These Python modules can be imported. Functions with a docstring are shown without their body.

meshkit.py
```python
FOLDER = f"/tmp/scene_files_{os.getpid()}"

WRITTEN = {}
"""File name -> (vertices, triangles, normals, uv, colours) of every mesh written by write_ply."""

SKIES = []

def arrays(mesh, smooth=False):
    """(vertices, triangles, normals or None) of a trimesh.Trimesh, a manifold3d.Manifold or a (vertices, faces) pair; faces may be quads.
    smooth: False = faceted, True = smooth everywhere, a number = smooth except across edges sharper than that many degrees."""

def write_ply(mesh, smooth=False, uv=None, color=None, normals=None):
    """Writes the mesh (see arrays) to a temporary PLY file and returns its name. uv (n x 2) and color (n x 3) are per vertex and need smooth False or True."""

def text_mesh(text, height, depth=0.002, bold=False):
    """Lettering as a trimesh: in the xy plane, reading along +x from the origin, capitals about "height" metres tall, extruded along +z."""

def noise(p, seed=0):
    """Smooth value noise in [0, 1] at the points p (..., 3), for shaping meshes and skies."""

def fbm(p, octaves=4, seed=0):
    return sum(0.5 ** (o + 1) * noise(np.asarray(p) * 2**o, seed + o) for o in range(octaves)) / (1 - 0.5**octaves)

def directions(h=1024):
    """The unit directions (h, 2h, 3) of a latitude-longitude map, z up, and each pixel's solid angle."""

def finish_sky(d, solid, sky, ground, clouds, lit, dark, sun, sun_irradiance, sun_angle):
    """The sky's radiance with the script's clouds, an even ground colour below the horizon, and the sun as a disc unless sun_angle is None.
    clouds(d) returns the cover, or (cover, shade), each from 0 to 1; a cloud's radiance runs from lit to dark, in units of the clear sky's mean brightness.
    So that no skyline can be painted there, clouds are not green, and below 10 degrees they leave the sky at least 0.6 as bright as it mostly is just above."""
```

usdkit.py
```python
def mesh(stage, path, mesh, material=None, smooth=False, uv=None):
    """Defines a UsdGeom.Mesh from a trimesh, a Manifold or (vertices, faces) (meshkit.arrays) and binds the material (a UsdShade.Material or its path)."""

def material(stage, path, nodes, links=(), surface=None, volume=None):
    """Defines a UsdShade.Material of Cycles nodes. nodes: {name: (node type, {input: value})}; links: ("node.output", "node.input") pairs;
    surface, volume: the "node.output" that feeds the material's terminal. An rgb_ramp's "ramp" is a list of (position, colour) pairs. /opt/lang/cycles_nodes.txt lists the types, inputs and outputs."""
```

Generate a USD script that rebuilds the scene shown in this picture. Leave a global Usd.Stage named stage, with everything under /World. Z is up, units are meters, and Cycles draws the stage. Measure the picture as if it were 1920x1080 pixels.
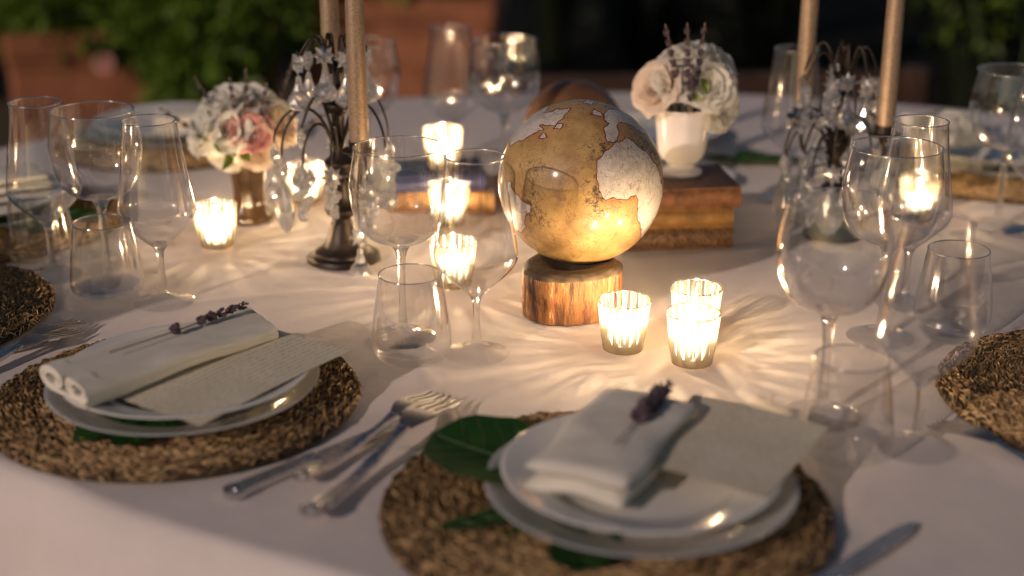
import math, random
import numpy as np, trimesh, usdkit, meshkit
from pxr import Usd, UsdGeom, UsdLux, UsdShade, Sdf, Gf, Vt
from shapely.geometry import LineString, Polygon, Point
from shapely import affinity
from scipy.interpolate import CubicSpline

stage = Usd.Stage.CreateInMemory()
UsdGeom.SetStageUpAxis(stage, 'Z'); UsdGeom.SetStageMetersPerUnit(stage, 1.0)
world = UsdGeom.Xform.Define(stage, '/World'); stage.SetDefaultPrim(world.GetPrim())
UsdGeom.Scope.Define(stage, '/World/Looks')
PI = math.pi
TZ = 0.75                                   # table top height
rng = np.random.default_rng(7)

# ------------------------------------------------------------------ camera, sky, sun, exposure
PITCH = math.atan(980 / 2750)
cam = UsdGeom.Camera.Define(stage, '/World/camera')
cam.AddTranslateOp().Set(Gf.Vec3d(0, 0, TZ + 0.58))
cam.AddRotateXYZOp().Set(Gf.Vec3f(90 - math.degrees(PITCH), 0, 0))
cam.CreateFocalLengthAttr(51.56); cam.CreateHorizontalApertureAttr(36.0)
cam.CreateFStopAttr(2.0); cam.CreateFocusDistanceAttr(1.56)
cam.CreateClippingRangeAttr(Gf.Vec2f(0.05, 500))
cam.CreateExposureAttr(1.08)

SUN_EL, SUN_AZ = math.radians(22), math.atan2(-0.65, -0.76)      # azimuth measured as atan2(x, y)
S = Gf.Vec3d(math.sin(SUN_AZ) * math.cos(SUN_EL), math.cos(SUN_AZ) * math.cos(SUN_EL), math.sin(SUN_EL))
dome = UsdLux.DomeLight.Define(stage, '/World/sky')
dome.GetPrim().SetCustomDataByKey('kind', 'structure')
sky = usdkit.material(stage, '/World/Looks/evening_sky', {
    'sky': ('sky_texture', {'sky_type': 'single_scattering', 'sun_disc': False, 'sun_elevation': SUN_EL, 'sun_rotation': SUN_AZ}),
    'bg': ('background_shader', {'strength': 0.0125})}, [('sky.color', 'bg.color')], surface='bg.background')
UsdShade.MaterialBindingAPI.Apply(dome.GetPrim()).Bind(sky)
sun = UsdLux.DistantLight.Define(stage, '/World/sun')
sun.CreateIntensityAttr(0.22); sun.CreateAngleAttr(0.8); sun.CreateNormalizeAttr(True)
sun.CreateColorAttr(Gf.Vec3f(1.0, 0.75, 0.63))
zax = S.GetNormalized(); xax = Gf.Cross(Gf.Vec3d(0, 0, 1), zax).GetNormalized(); yax = Gf.Cross(zax, xax)
sun.AddTransformOp().Set(Gf.Matrix4d(*xax, 0, *yax, 0, *zax, 0, 0, 0, 10, 1))
FLAME = 760.0

# ------------------------------------------------------------------ helpers
_used = {}
def numbered(parent, name):
    k = (parent, name); n = _used.get(k, 0); _used[k] = n + 1
    return f'{parent}/{name}' + (f'_{n:03d}' if n else '')

def tag(prim, label=None, cat=None, group=None, kind=None):
    p = prim.GetPrim() if hasattr(prim, 'GetPrim') else prim
    for k, v in (('label', label), ('category', cat), ('group', group), ('kind', kind)):
        if v: p.SetCustomDataByKey(k, v)
    return p

def place(x, loc, rot=(0, 0, 0), scale=None):
    x.AddTranslateOp().Set(Gf.Vec3d(*map(float, loc)))
    if any(rot): x.AddRotateXYZOp().Set(Gf.Vec3f(*map(float, rot)))
    if scale: x.AddScaleOp().Set(Gf.Vec3f(*([scale] * 3 if np.isscalar(scale) else scale)))

def thing(name, label, cat, loc, rot=(0, 0, 0), group=None, scale=None):
    x = UsdGeom.Xform.Define(stage, numbered('/World', name)); place(x, loc, rot, scale)
    tag(x, label, cat, group); return str(x.GetPath())

def copy(src, name, label, cat, loc, rot=(0, 0, 0), group=None, scale=None):
    x = UsdGeom.Xform.Define(stage, numbered('/World', name))
    x.GetPrim().GetReferences().AddInternalReference(src)
    x.ClearXformOpOrder(); place(x, loc, rot, scale)
    tag(x, label, cat, group); x.GetPrim().SetInstanceable(True)
    return str(x.GetPath())

def part(parent, name, mesh, mat, smooth=False, label=None, kind=None):
    m = usdkit.mesh(stage, numbered(parent, name), mesh, mat, smooth)
    tag(m, label, None, None, kind); return str(m.GetPath())

def toned(parent, name, mesh, mat, block, kind=None):
    """a mesh of many alike pieces of BLOCK vertices each, every piece with a tone of its own"""
    p = part(parent, name, mesh, mat, False, None, kind); n = len(mesh.vertices) // block
    t = np.repeat(np.random.default_rng(n).uniform(0, 1, n), block).astype(np.float32)
    UsdGeom.PrimvarsAPI(stage.GetPrimAtPath(p)).CreatePrimvar('tone', Sdf.ValueTypeNames.FloatArray, 'vertex').Set(Vt.FloatArray.FromNumpy(t))
    return p

def struct(name, mesh, mat, smooth=False):
    m = usdkit.mesh(stage, numbered('/World', name), mesh, mat, smooth); tag(m, kind='structure'); return m

def cat_(ms): return trimesh.util.concatenate([m for m in ms if m is not None])

def grid_faces(nu, nv, wrap=False):
    f = []
    i, j = np.meshgrid(np.arange(nu - 1), np.arange(nv if wrap else nv - 1), indexing='ij')
    j2 = (j + 1) % nv
    a, b, c, d = i * nv + j, i * nv + j2, (i + 1) * nv + j2, (i + 1) * nv + j
    return np.vstack([np.stack([a, b, c], -1).reshape(-1, 3), np.stack([a, c, d], -1).reshape(-1, 3)])

def lathe(prof, n=48, rib=None):
    """revolves (r, z) points; an outer wall listed from bottom to top gets outward normals"""
    prof = np.asarray(prof, float); th = np.arange(n) / n * 2 * PI
    r = np.repeat(prof[:, :1], n, 1); z = np.repeat(prof[:, 1:], n, 1)
    if rib is not None: r = r + rib(th[None], z, r)
    v = np.stack([r * np.cos(th), r * np.sin(th), z], -1).reshape(-1, 3)
    m = trimesh.Trimesh(v, grid_faces(len(prof), n, True), process=False)
    m.merge_vertices(digits_vertex=7); m.update_faces(m.nondegenerate_faces()); m.remove_unreferenced_vertices()
    return m

def spl(pts, n):
    """smooth curve through points"""
    p = np.asarray(pts, float); d = np.r_[0, np.cumsum(np.linalg.norm(np.diff(p, axis=0), axis=1))]
    from scipy.interpolate import PchipInterpolator
    return np.stack([PchipInterpolator(d, p[:, k])(np.linspace(0, d[-1], n)) for k in range(p.shape[1])], 1)

def tube(path, rad, n=8, caps=True):
    p = np.asarray(path, float); rad = np.broadcast_to(rad, len(p))
    t = np.gradient(p, axis=0); t /= np.linalg.norm(t, axis=1, keepdims=True) + 1e-12
    up = np.array([0, 0, 1.0]) if abs(t[0][2]) < .9 else np.array([1.0, 0, 0])
    vs = []; a = np.cross(t[0], up); a /= np.linalg.norm(a)
    for k in range(len(p)):
        a = a - t[k] * (a @ t[k]); a /= np.linalg.norm(a) + 1e-12; b = np.cross(t[k], a)
        th = np.arange(n) / n * 2 * PI
        vs.append(p[k] + rad[k] * (np.cos(th)[:, None] * a + np.sin(th)[:, None] * b))
    v = np.vstack(vs); f = grid_faces(len(p), n, True)
    if caps:
        v = np.vstack([v, p[:1], p[-1:]]); L = len(p) * n
        k = np.arange(n); k2 = (k + 1) % n
        f = np.vstack([f, np.stack([k2, k, np.full(n, L)], 1), np.stack([(len(p) - 1) * n + k, (len(p) - 1) * n + k2, np.full(n, L + 1)], 1)])
    m = trimesh.Trimesh(v, f, process=False)
    return m

def rbox(sx, sy, sz, r=0.004, seg=2):
    import manifold3d as mf
    b = mf.Manifold.cube([sx - 2 * r, sy - 2 * r, sz - 2 * r], True)
    pts = np.array(b.to_mesh().vert_properties[:, :3]); s = mf.Manifold.sphere(r, 8 * seg)
    h = mf.Manifold.batch_hull([s.translate(list(map(float, p))) for p in pts]).to_mesh()
    return trimesh.Trimesh(h.vert_properties[:, :3], h.tri_verts, process=False)

def mv(m, t=(0, 0, 0), rz=0.0, R=None):
    m = m.copy()
    if R is not None: m.apply_transform(R)
    if rz: m.apply_transform(trimesh.transformations.rotation_matrix(rz, [0, 0, 1]))
    m.apply_translation(t); return m

def rot(a, ax): return trimesh.transformations.rotation_matrix(a, ax)

# ------------------------------------------------------------------ materials
M = {}
def mat(name, nodes, links, surface='p.BSDF'):
    M[name] = usdkit.material(stage, '/World/Looks/' + name, nodes, links, surface=surface); return M[name]

def simple(name, col, rough=.5, spec=.5, metallic=0., noise=None, bump=None, var=.25, **kw):
    nodes = {'p': ('principled_bsdf', dict(base_color=col, roughness=rough, specular_ior_level=spec, metallic=metallic, **kw))}; links = []
    nodes['tc'] = ('texture_coordinate', {})
    if noise:
        c = np.array(col)
        nodes['n'] = ('noise_texture', {'scale': noise, 'detail': 5, 'roughness': .6})
        nodes['r'] = ('rgb_ramp', {'ramp': [(.3, tuple(c * (1 - var))), (.7, tuple(np.minimum(c * (1 + var), 1)))]})
        links += [('tc.object', 'n.vector'), ('n.fac', 'r.fac'), ('r.color', 'p.base_color')]
    if bump:
        nodes['bn'] = ('noise_texture', {'scale': bump[0], 'detail': 4}); nodes['b'] = ('bump', {'strength': bump[1], 'distance': bump[2]})
        links += [('tc.object', 'bn.vector'), ('bn.fac', 'b.height'), ('b.normal', 'p.normal')]
    return mat(name, nodes, links)

def clear(name, tint=(.985, .985, .985), base=.06, power=4.0, gain=.9, rough=.0, streak=None):
    """thin glass: plain transparency under a mirror reflection that grows towards grazing angles"""
    nodes = {'lw': ('layer_weight', {'blend': .5}), 'pw': ('math', {'math_type': 'power', 'value2': power}),
             'ma': ('math', {'math_type': 'multiply_add', 'value2': gain, 'value3': base, 'use_clamp': True}),
             't': ('transparent_bsdf', {'color': tint}), 'g': ('glossy_bsdf', {'color': (1, 1, 1), 'roughness': rough}),
             'm': ('mix_closure', {})}
    links = [('lw.facing', 'pw.value1'), ('pw.value', 'ma.value1'), ('ma.value', 'm.fac'), ('t.BSDF', 'm.closure1'), ('g.BSDF', 'm.closure2')]
    if streak:
        nodes['mr'] = ('map_range', {'from_min': streak[0], 'from_max': streak[1], 'to_min': 0., 'to_max': 1., 'clamp': True})
        nodes['mx'] = ('mix', {'color1': tint, 'color2': streak[2]})
        links += [('lw.facing', 'mr.value'), ('mr.result', 'mx.fac'), ('mx.color', 't.color')]
    return mat(name, nodes, links, 'm.closure')

mat('thin_glass', {'lw': ('layer_weight', {'blend': .5}), 'pw': ('math', {'math_type': 'power', 'value2': 2.6}), 'ma': ('math', {'math_type': 'multiply_add', 'value2': .9, 'value3': .10, 'use_clamp': True}),
    'mr': ('map_range', {'from_min': .62, 'from_max': .97, 'to_min': 0., 'to_max': 1., 'clamp': True}), 'mx': ('mix', {'color1': (.985, .985, .985), 'color2': (.42, .43, .46)}), 't': ('transparent_bsdf', {}),
    'g': ('glossy_bsdf', {'color': (1, 1, 1), 'roughness': .010}), 'g2': ('glossy_bsdf', {'color': (1, 1, 1), 'roughness': .075}), 'm': ('mix_closure', {}), 'm2': ('mix_closure', {'fac': .055})},
    [('lw.facing', 'pw.value1'), ('pw.value', 'ma.value1'), ('ma.value', 'm.fac'), ('lw.facing', 'mr.value'), ('mr.result', 'mx.fac'), ('mx.color', 't.color'), ('t.BSDF', 'm.closure1'), ('g.BSDF', 'm.closure2'), ('m.closure', 'm2.closure1'), ('g2.BSDF', 'm2.closure2')], 'm2.closure')
clear('rim_glass', base=.5, power=1.5, gain=.5, rough=.09)
mat('ribbed_glass', {'lw': ('layer_weight', {'blend': .5}), 'k': ('map_range', {'from_min': .08, 'from_max': .17, 'to_min': .0, 'to_max': .94, 'clamp': True}), 'pw': ('math', {'math_type': 'power', 'value2': 4.}),
    'ma': ('math', {'math_type': 'multiply_add', 'value2': .9, 'value3': .05, 'use_clamp': True}), 't': ('transparent_bsdf', {'color': (.98, .97, .95)}), 'tr': ('translucent_bsdf', {'color': (.17, .145, .105)}), 'd': ('diffuse_bsdf', {'color': (.12, .10, .075)}),
    'g': ('glossy_bsdf', {'roughness': .03, 'color': (1, 1, 1)}), 'm1': ('mix_closure', {'fac': .35}), 'm2': ('mix_closure', {}), 'm3': ('mix_closure', {})},
    [('lw.facing', 'k.value'), ('lw.facing', 'pw.value1'), ('pw.value', 'ma.value1'), ('tr.BSDF', 'm1.closure1'), ('d.BSDF', 'm1.closure2'), ('k.result', 'm2.fac'), ('t.BSDF', 'm2.closure1'), ('m1.closure', 'm2.closure2'), ('ma.value', 'm3.fac'), ('m2.closure', 'm3.closure1'), ('g.BSDF', 'm3.closure2')], 'm3.closure')
clear('foot_glass', base=.06, power=5, gain=.8, rough=.03)
mat('solid_glass', {'g': ('glass_bsdf', {'color': (1, 1, 1), 'roughness': 0., 'IOR': 1.5}), 't': ('transparent_bsdf', {'color': (.9, .9, .9)}), 'm': ('mix_closure', {'fac': .45})},
    [('g.BSDF', 'm.closure1'), ('t.BSDF', 'm.closure2')], 'm.closure')
mat('crystal', {'g': ('glass_bsdf', {'color': (1, 1, 1), 'roughness': 0., 'IOR': 1.66}), 't': ('transparent_bsdf', {'color': (.96, .96, .96)}), 'm': ('mix_closure', {'fac': .12}), 'tr': ('translucent_bsdf', {'color': (.9, .9, .9)}), 'm2': ('mix_closure', {'fac': .09}), 'gl': ('glossy_bsdf', {'color': (1, 1, 1), 'roughness': .20}), 'm3': ('mix_closure', {'fac': .28})},
    [('g.BSDF', 'm.closure1'), ('t.BSDF', 'm.closure2'), ('m.closure', 'm2.closure1'), ('tr.BSDF', 'm2.closure2'), ('m2.closure', 'm3.closure1'), ('gl.BSDF', 'm3.closure2')], 'm3.closure')
# table linen with a fine weave
def cloth(name, col, scale=900., bump=.12):
    mat(name, {'tc': ('texture_coordinate', {}), 'w1': ('wave_texture', {'wave_type': 'bands', 'bands_direction': 'x', 'scale': scale / 6}), 'w2': ('wave_texture', {'wave_type': 'bands', 'bands_direction': 'y', 'scale': scale / 6}),
        'ad': ('math', {'math_type': 'add'}), 'n': ('noise_texture', {'scale': 9, 'detail': 6, 'roughness': .65}), 'n2': ('noise_texture', {'scale': 60, 'detail': 4}),
        'r': ('rgb_ramp', {'ramp': [(.3, tuple(np.array(col) * .93)), (.7, tuple(np.minimum(1, np.array(col) * 1.04)))]}),
        'b': ('bump', {'strength': bump, 'distance': .0006}), 'b2': ('bump', {'strength': .14, 'distance': .004}),
        'p': ('principled_bsdf', {'roughness': .9, 'specular_ior_level': .15, 'sheen_weight': .05})},
        [('tc.object', 'w1.vector'), ('tc.object', 'w2.vector'), ('tc.object', 'n.vector'), ('tc.object', 'n2.vector'), ('n.fac', 'r.fac'), ('r.color', 'p.base_color'), ('w1.fac', 'ad.value1'), ('w2.fac', 'ad.value2'), ('ad.value', 'b.height'),
         ('n2.fac', 'b2.height'), ('b2.normal', 'b.normal'), ('b.normal', 'p.normal')])
cloth('table_linen', (.68, .625, .60), 2400., .08); cloth('napkin_linen', (.74, .71, .62), 2600., .2)
simple('porcelain', (.78, .77, .72), rough=.08, spec=.6)
simple('white_ceramic', (.80, .76, .74), rough=.12, spec=.6, noise=18, var=.04)
simple('silver', (.70, .68, .66), rough=.13, metallic=1., noise=90, var=.15, bump=(190, .5, .0016))
simple('dull_silver', (.27, .26, .27), rough=.5, metallic=1., noise=90, var=.15)
simple('dark_iron', (.040, .030, .024), rough=.45, spec=.5, metallic=.6, noise=60, var=.4, bump=(300, .4, .001))
simple('gold_candle', (.46, .33, .22), rough=.38, metallic=.5, noise=480, var=.36, bump=(900, .5, .0006))
simple('terracotta', (.32, .13, .065), rough=.85, spec=.2, noise=9, var=.3, bump=(60, .3, .004))
simple('soil', (.03, .022, .016), rough=.95, noise=30, var=.4)
simple('wood_chair', (.13, .065, .035), rough=.5, noise=14, var=.35)
simple('stem_green', (.06, .09, .03), rough=.6)
simple('leather_brown', (.25, .115, .055), rough=.55, noise=70, var=.45, bump=(220, .35, .001))
simple('leather_tan', (.30, .16, .05), rough=.55, noise=55, var=.4, bump=(220, .35, .001))
simple('leather_blue', (.02, .022, .075), rough=.5, noise=50, var=.3, bump=(220, .3, .001))
mat('leather_patterned', {'tc': ('texture_coordinate', {}), 'w': ('wave_texture', {'wave_type': 'rings', 'rings_direction': 'y', 'scale': 60, 'distortion': 9, 'detail': 3, 'detail_scale': 3}), 'n': ('noise_texture', {'scale': 80, 'detail': 5}),
    'mx': ('mix', {'mix_type': 'mix', 'fac': .55}), 'r': ('rgb_ramp', {'ramp': [(.3, (.05, .028, .018)), (.55, (.17, .09, .045)), (.7, (.24, .13, .06))]}), 'p': ('principled_bsdf', {'roughness': .55})},
    [('tc.object', 'w.vector'), ('tc.object', 'n.vector'), ('w.color', 'mx.color1'), ('n.color', 'mx.color2'), ('mx.color', 'r.fac'), ('r.color', 'p.base_color')])
simple('page_block', (.50, .40, .26), rough=.9, noise=120, var=.2)
simple('amber_vase_glass', (.055, .030, .012), rough=.12, spec=.6, noise=25, var=.5)
simple('lavender_floret', (.085, .060, .075), rough=.8, noise=120, var=.4)
simple('dry_stem', (.22, .17, .12), rough=.8)
def petal(name, col, tip=None, k=.3):
    mat(name, {'d': ('principled_bsdf', {'base_color': col, 'roughness': .6, 'specular_ior_level': .25}), 't': ('translucent_bsdf', {'color': tip or col}), 'm': ('mix_closure', {'fac': k})},
        [('d.BSDF', 'm.closure1'), ('t.BSDF', 'm.closure2')], 'm.closure')
petal('white_petal', (.88, .86, .78), None, .4); petal('blush_petal', (.86, .74, .62), None, .4); petal('pink_petal', (.74, .40, .36)); petal('lilac_petal', (.50, .38, .52)); petal('green_petal', (.42, .50, .16))
def leafmat(name, dark, light, scale=6., k=.3, rough=.45):
    mat(name, {'g': ('attribute', {'attribute': 'tone'}), 'r': ('rgb_ramp', {'ramp': [(0., dark), (.6, light), (1., tuple(np.array(light) * 1.5))]}), 'd': ('principled_bsdf', {'roughness': rough, 'specular_ior_level': .4}), 't': ('translucent_bsdf', {}), 'm': ('mix_closure', {'fac': k})},
        [('g.fac', 'r.fac'), ('r.color', 'd.base_color'), ('r.color', 't.color'), ('d.BSDF', 'm.closure1'), ('t.BSDF', 'm.closure2')], 'm.closure')
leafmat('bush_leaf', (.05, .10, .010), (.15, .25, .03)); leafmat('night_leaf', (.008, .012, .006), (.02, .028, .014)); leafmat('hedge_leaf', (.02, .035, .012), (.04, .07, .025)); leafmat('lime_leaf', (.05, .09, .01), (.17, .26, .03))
mat('plate_leaf', {'tc': ('texture_coordinate', {}), 'n': ('noise_texture', {'scale': 25, 'detail': 4}), 'r': ('rgb_ramp', {'ramp': [(.3, (.012, .05, .012)), (.7, (.03, .10, .02))]}), 'd': ('principled_bsdf', {'roughness': .6, 'specular_ior_level': .1}), 't': ('translucent_bsdf', {}), 'm': ('mix_closure', {'fac': .15})},
    [('tc.object', 'n.vector'), ('n.fac', 'r.fac'), ('r.color', 'd.base_color'), ('r.color', 't.color'), ('d.BSDF', 'm.closure1'), ('t.BSDF', 'm.closure2')], 'm.closure')
petal('plain_leaf', (.14, .20, .04))
simple('leaf_vein', (.045, .10, .028), rough=.55)
# seagrass: each strand is an island of its own tone
mat('seagrass', {'g': ('attribute', {'attribute': 'tone'}), 'r': ('rgb_ramp', {'ramp': [(0, (.12, .07, .03)), (.5, (.28, .18, .085)), (1, (.50, .35, .18))]}), 'p': ('principled_bsdf', {'roughness': .75, 'specular_ior_level': .3})},
    [('g.fac', 'r.fac'), ('r.color', 'p.base_color')])
simple('seagrass_base', (.05, .03, .015), rough=.9)
# letter paper with faint handwriting
mat('letter_paper', {'tc': ('texture_coordinate', {}), 'w': ('wave_texture', {'wave_type': 'bands', 'bands_direction': 'y', 'scale': 46, 'distortion': 1.6, 'detail': 3, 'detail_scale': 30}),
    'n': ('noise_texture', {'scale': 330, 'detail': 3, 'roughness': .7}), 'mu': ('math', {'math_type': 'multiply'}), 'gt': ('map_range', {'from_min': .42, 'from_max': .50, 'clamp': True, 'to_max': .5}), 'n2': ('noise_texture', {'scale': 16, 'detail': 5}),
    'r': ('rgb_ramp', {'ramp': [(.3, (.66, .61, .46)), (.7, (.76, .71, .57))]}), 'mx': ('mix', {'color2': (.22, .15, .09)}), 'p': ('principled_bsdf', {'roughness': .85, 'specular_ior_level': .2})},
    [('tc.object', 'w.vector'), ('tc.object', 'n.vector'), ('tc.object', 'n2.vector'), ('w.fac', 'mu.value1'), ('n.fac', 'mu.value2'), ('mu.value', 'gt.value'), ('n2.fac', 'r.fac'), ('r.color', 'mx.color1'), ('gt.result', 'mx.fac'), ('mx.color', 'p.base_color')])
mat('wax', {'p': ('principled_bsdf', {'base_color': (.96, .92, .82), 'roughness': .5, 'subsurface_weight': 1., 'subsurface_scale': .02, 'subsurface_radius': (1., .75, .5), 'specular_ior_level': .3})}, [])
mat('flame', {'e': ('emission', {'color': (1.0, .69, .39), 'strength': FLAME})}, [], 'e.emission')
simple('wick', (.02, .015, .01), rough=.9)
# ground
mat('gravel', {'g': ('geometry', {}), 'n': ('noise_texture', {'scale': 30, 'detail': 6}), 'v': ('voronoi_texture', {'scale': 55}), 'mx': ('math', {'math_type': 'multiply'}), 'r': ('rgb_ramp', {'ramp': [(.1, (.03, .022, .014)), (.6, (.11, .085, .055))]}), 'p': ('principled_bsdf', {'roughness': .95, 'specular_ior_level': .1})},
    [('g.position', 'n.vector'), ('g.position', 'v.vector'), ('n.fac', 'mx.value1'), ('v.distance', 'mx.value2'), ('n.fac', 'r.fac'), ('r.color', 'p.base_color')])
simple('dark_earth', (.010, .011, .010), rough=.95, spec=.1, noise=3, var=.4)
# split log
mat('bark', {'tc': ('texture_coordinate', {}), 'mp': ('mapping', {'scale': (1, 1, .16)}), 'n': ('noise_texture', {'scale': 85, 'detail': 6, 'roughness': .7}), 'mp2': ('mapping', {'scale': (1, 1, .05)}), 'n2': ('noise_texture', {'scale': 240, 'detail': 4}),
    'r': ('rgb_ramp', {'ramp': [(.36, (.05, .022, .012)), (.45, (.18, .065, .025)), (.52, (.42, .18, .055)), (.56, (.30, .11, .035)), (.62, (.66, .44, .18))]}), 'mx': ('mix', {'mix_type': 'multiply', 'fac': .55}), 'b': ('bump', {'strength': .8, 'distance': .003}), 'p': ('principled_bsdf', {'roughness': .6})},
    [('tc.object', 'mp.vector'), ('mp.vector', 'n.vector'), ('tc.object', 'mp2.vector'), ('mp2.vector', 'n2.vector'), ('n.fac', 'r.fac'), ('r.color', 'mx.color1'), ('n2.color', 'mx.color2'), ('mx.color', 'p.base_color'), ('n.fac', 'b.height'), ('b.normal', 'p.normal')])
mat('cut_wood', {'tc': ('texture_coordinate', {}), 'w': ('wave_texture', {'wave_type': 'rings', 'rings_direction': 'z', 'scale': 60, 'distortion': 5, 'detail': 3}), 'n': ('noise_texture', {'scale': 120, 'detail': 6}), 'mx': ('mix', {'fac': .85}), 'r': ('rgb_ramp', {'ramp': [(.25, (.05, .036, .022)), (.75, (.17, .125, .08))]}), 'p': ('principled_bsdf', {'roughness': .7})},
    [('tc.object', 'w.vector'), ('tc.object', 'n.vector'), ('w.color', 'mx.color1'), ('n.color', 'mx.color2'), ('mx.color', 'r.fac'), ('r.color', 'p.base_color')])
# antique globe: 'coast' is the signed distance to the shore in metres, positive on land
mat('globe_map', {'tc': ('texture_coordinate', {}), 'a': ('attribute', {'attribute': 'coast'}), 'nj': ('noise_texture', {'scale': 130, 'detail': 4}), 'js': ('math', {'math_type': 'multiply_add', 'value2': .006, 'value3': -.003}), 'sd': ('math', {'math_type': 'add'}),
    'land': ('math', {'math_type': 'greater_than', 'value2': 0.}), 'ab': ('math', {'math_type': 'absolute'}), 'edge': ('map_range', {'from_min': .0002, 'from_max': .0008, 'to_min': 1., 'to_max': 0., 'clamp': True}), 'halo': ('map_range', {'from_min': -.006, 'from_max': 0., 'to_min': 0., 'to_max': .35, 'clamp': True}), 'inv': ('math', {'math_type': 'multiply_add', 'value2': -.72, 'value3': 1.}), 'st2': ('math', {'math_type': 'multiply'}),
    'n1': ('noise_texture', {'scale': 22, 'detail': 8, 'roughness': .7}), 'ocean': ('rgb_ramp', {'ramp': [(.28, (.17, .10, .045)), (.42, (.37, .225, .085)), (.55, (.50, .325, .125)), (.72, (.62, .44, .19))]}),
    'n2': ('noise_texture', {'scale': 26, 'detail': 8, 'roughness': .66}), 'ground': ('rgb_ramp', {'ramp': [(.28, (.32, .27, .23)), (.45, (.53, .48, .43)), (.7, (.70, .66, .62))]}),
    'm1': ('mix', {}), 'm0': ('mix', {'color2': (.42, .16, .06)}), 'm2': ('mix', {'color2': (.13, .03, .012)}),
    'ns': ('noise_texture', {'scale': 11, 'detail': 3}), 'nf': ('noise_texture', {'scale': 170, 'detail': 8, 'roughness': .8}), 'sm': ('math', {'math_type': 'multiply'}), 'st': ('map_range', {'from_min': .262, 'from_max': .335, 'to_max': .9, 'clamp': True}), 'm3': ('mix', {'color2': (.03, .025, .025)}),
    'nl': ('noise_texture', {'scale': 26, 'detail': 3, 'distortion': 3.2}), 'lr': ('rgb_ramp', {'ramp': [(0, (0, 0, 0)), (.486, (0, 0, 0)), (.5, (.7, .7, .7)), (.514, (0, 0, 0)), (1, (0, 0, 0))]}), 'm4': ('mix', {'color2': (.16, .08, .04)}),
    'b': ('bump', {'strength': .25, 'distance': .002}), 'p': ('principled_bsdf', {'roughness': .42, 'specular_ior_level': .4, 'coat_weight': .5, 'coat_roughness': .12})},
    [('tc.object', 'nj.vector'), ('nj.fac', 'js.value1'), ('a.fac', 'sd.value1'), ('js.value', 'sd.value2'), ('sd.value', 'land.value1'), ('sd.value', 'ab.value1'), ('ab.value', 'edge.value'), ('sd.value', 'halo.value'),
     ('tc.object', 'n1.vector'), ('tc.object', 'n2.vector'), ('n1.fac', 'ocean.fac'), ('n2.fac', 'ground.fac'), ('ocean.color', 'm0.color1'), ('halo.result', 'm0.fac'), ('m0.color', 'm1.color1'), ('ground.color', 'm1.color2'), ('land.value', 'm1.fac'),
     ('m1.color', 'm2.color1'), ('edge.result', 'm2.fac'), ('tc.object', 'ns.vector'), ('tc.object', 'nf.vector'), ('ns.fac', 'sm.value1'), ('nf.fac', 'sm.value2'), ('sm.value', 'st.value'), ('m2.color', 'm3.color1'), ('land.value', 'inv.value1'), ('inv.value', 'st2.value1'), ('st.result', 'st2.value2'), ('st2.value', 'm3.fac'),
     ('tc.object', 'nl.vector'), ('nl.fac', 'lr.fac'), ('lr.color', 'm4.fac'), ('m3.color', 'm4.color1'), ('m4.color', 'p.base_color'), ('nf.fac', 'b.height'), ('b.normal', 'p.normal')])

simple('brown_globe', (.17, .085, .04), rough=.4, noise=9, var=.65)
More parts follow.
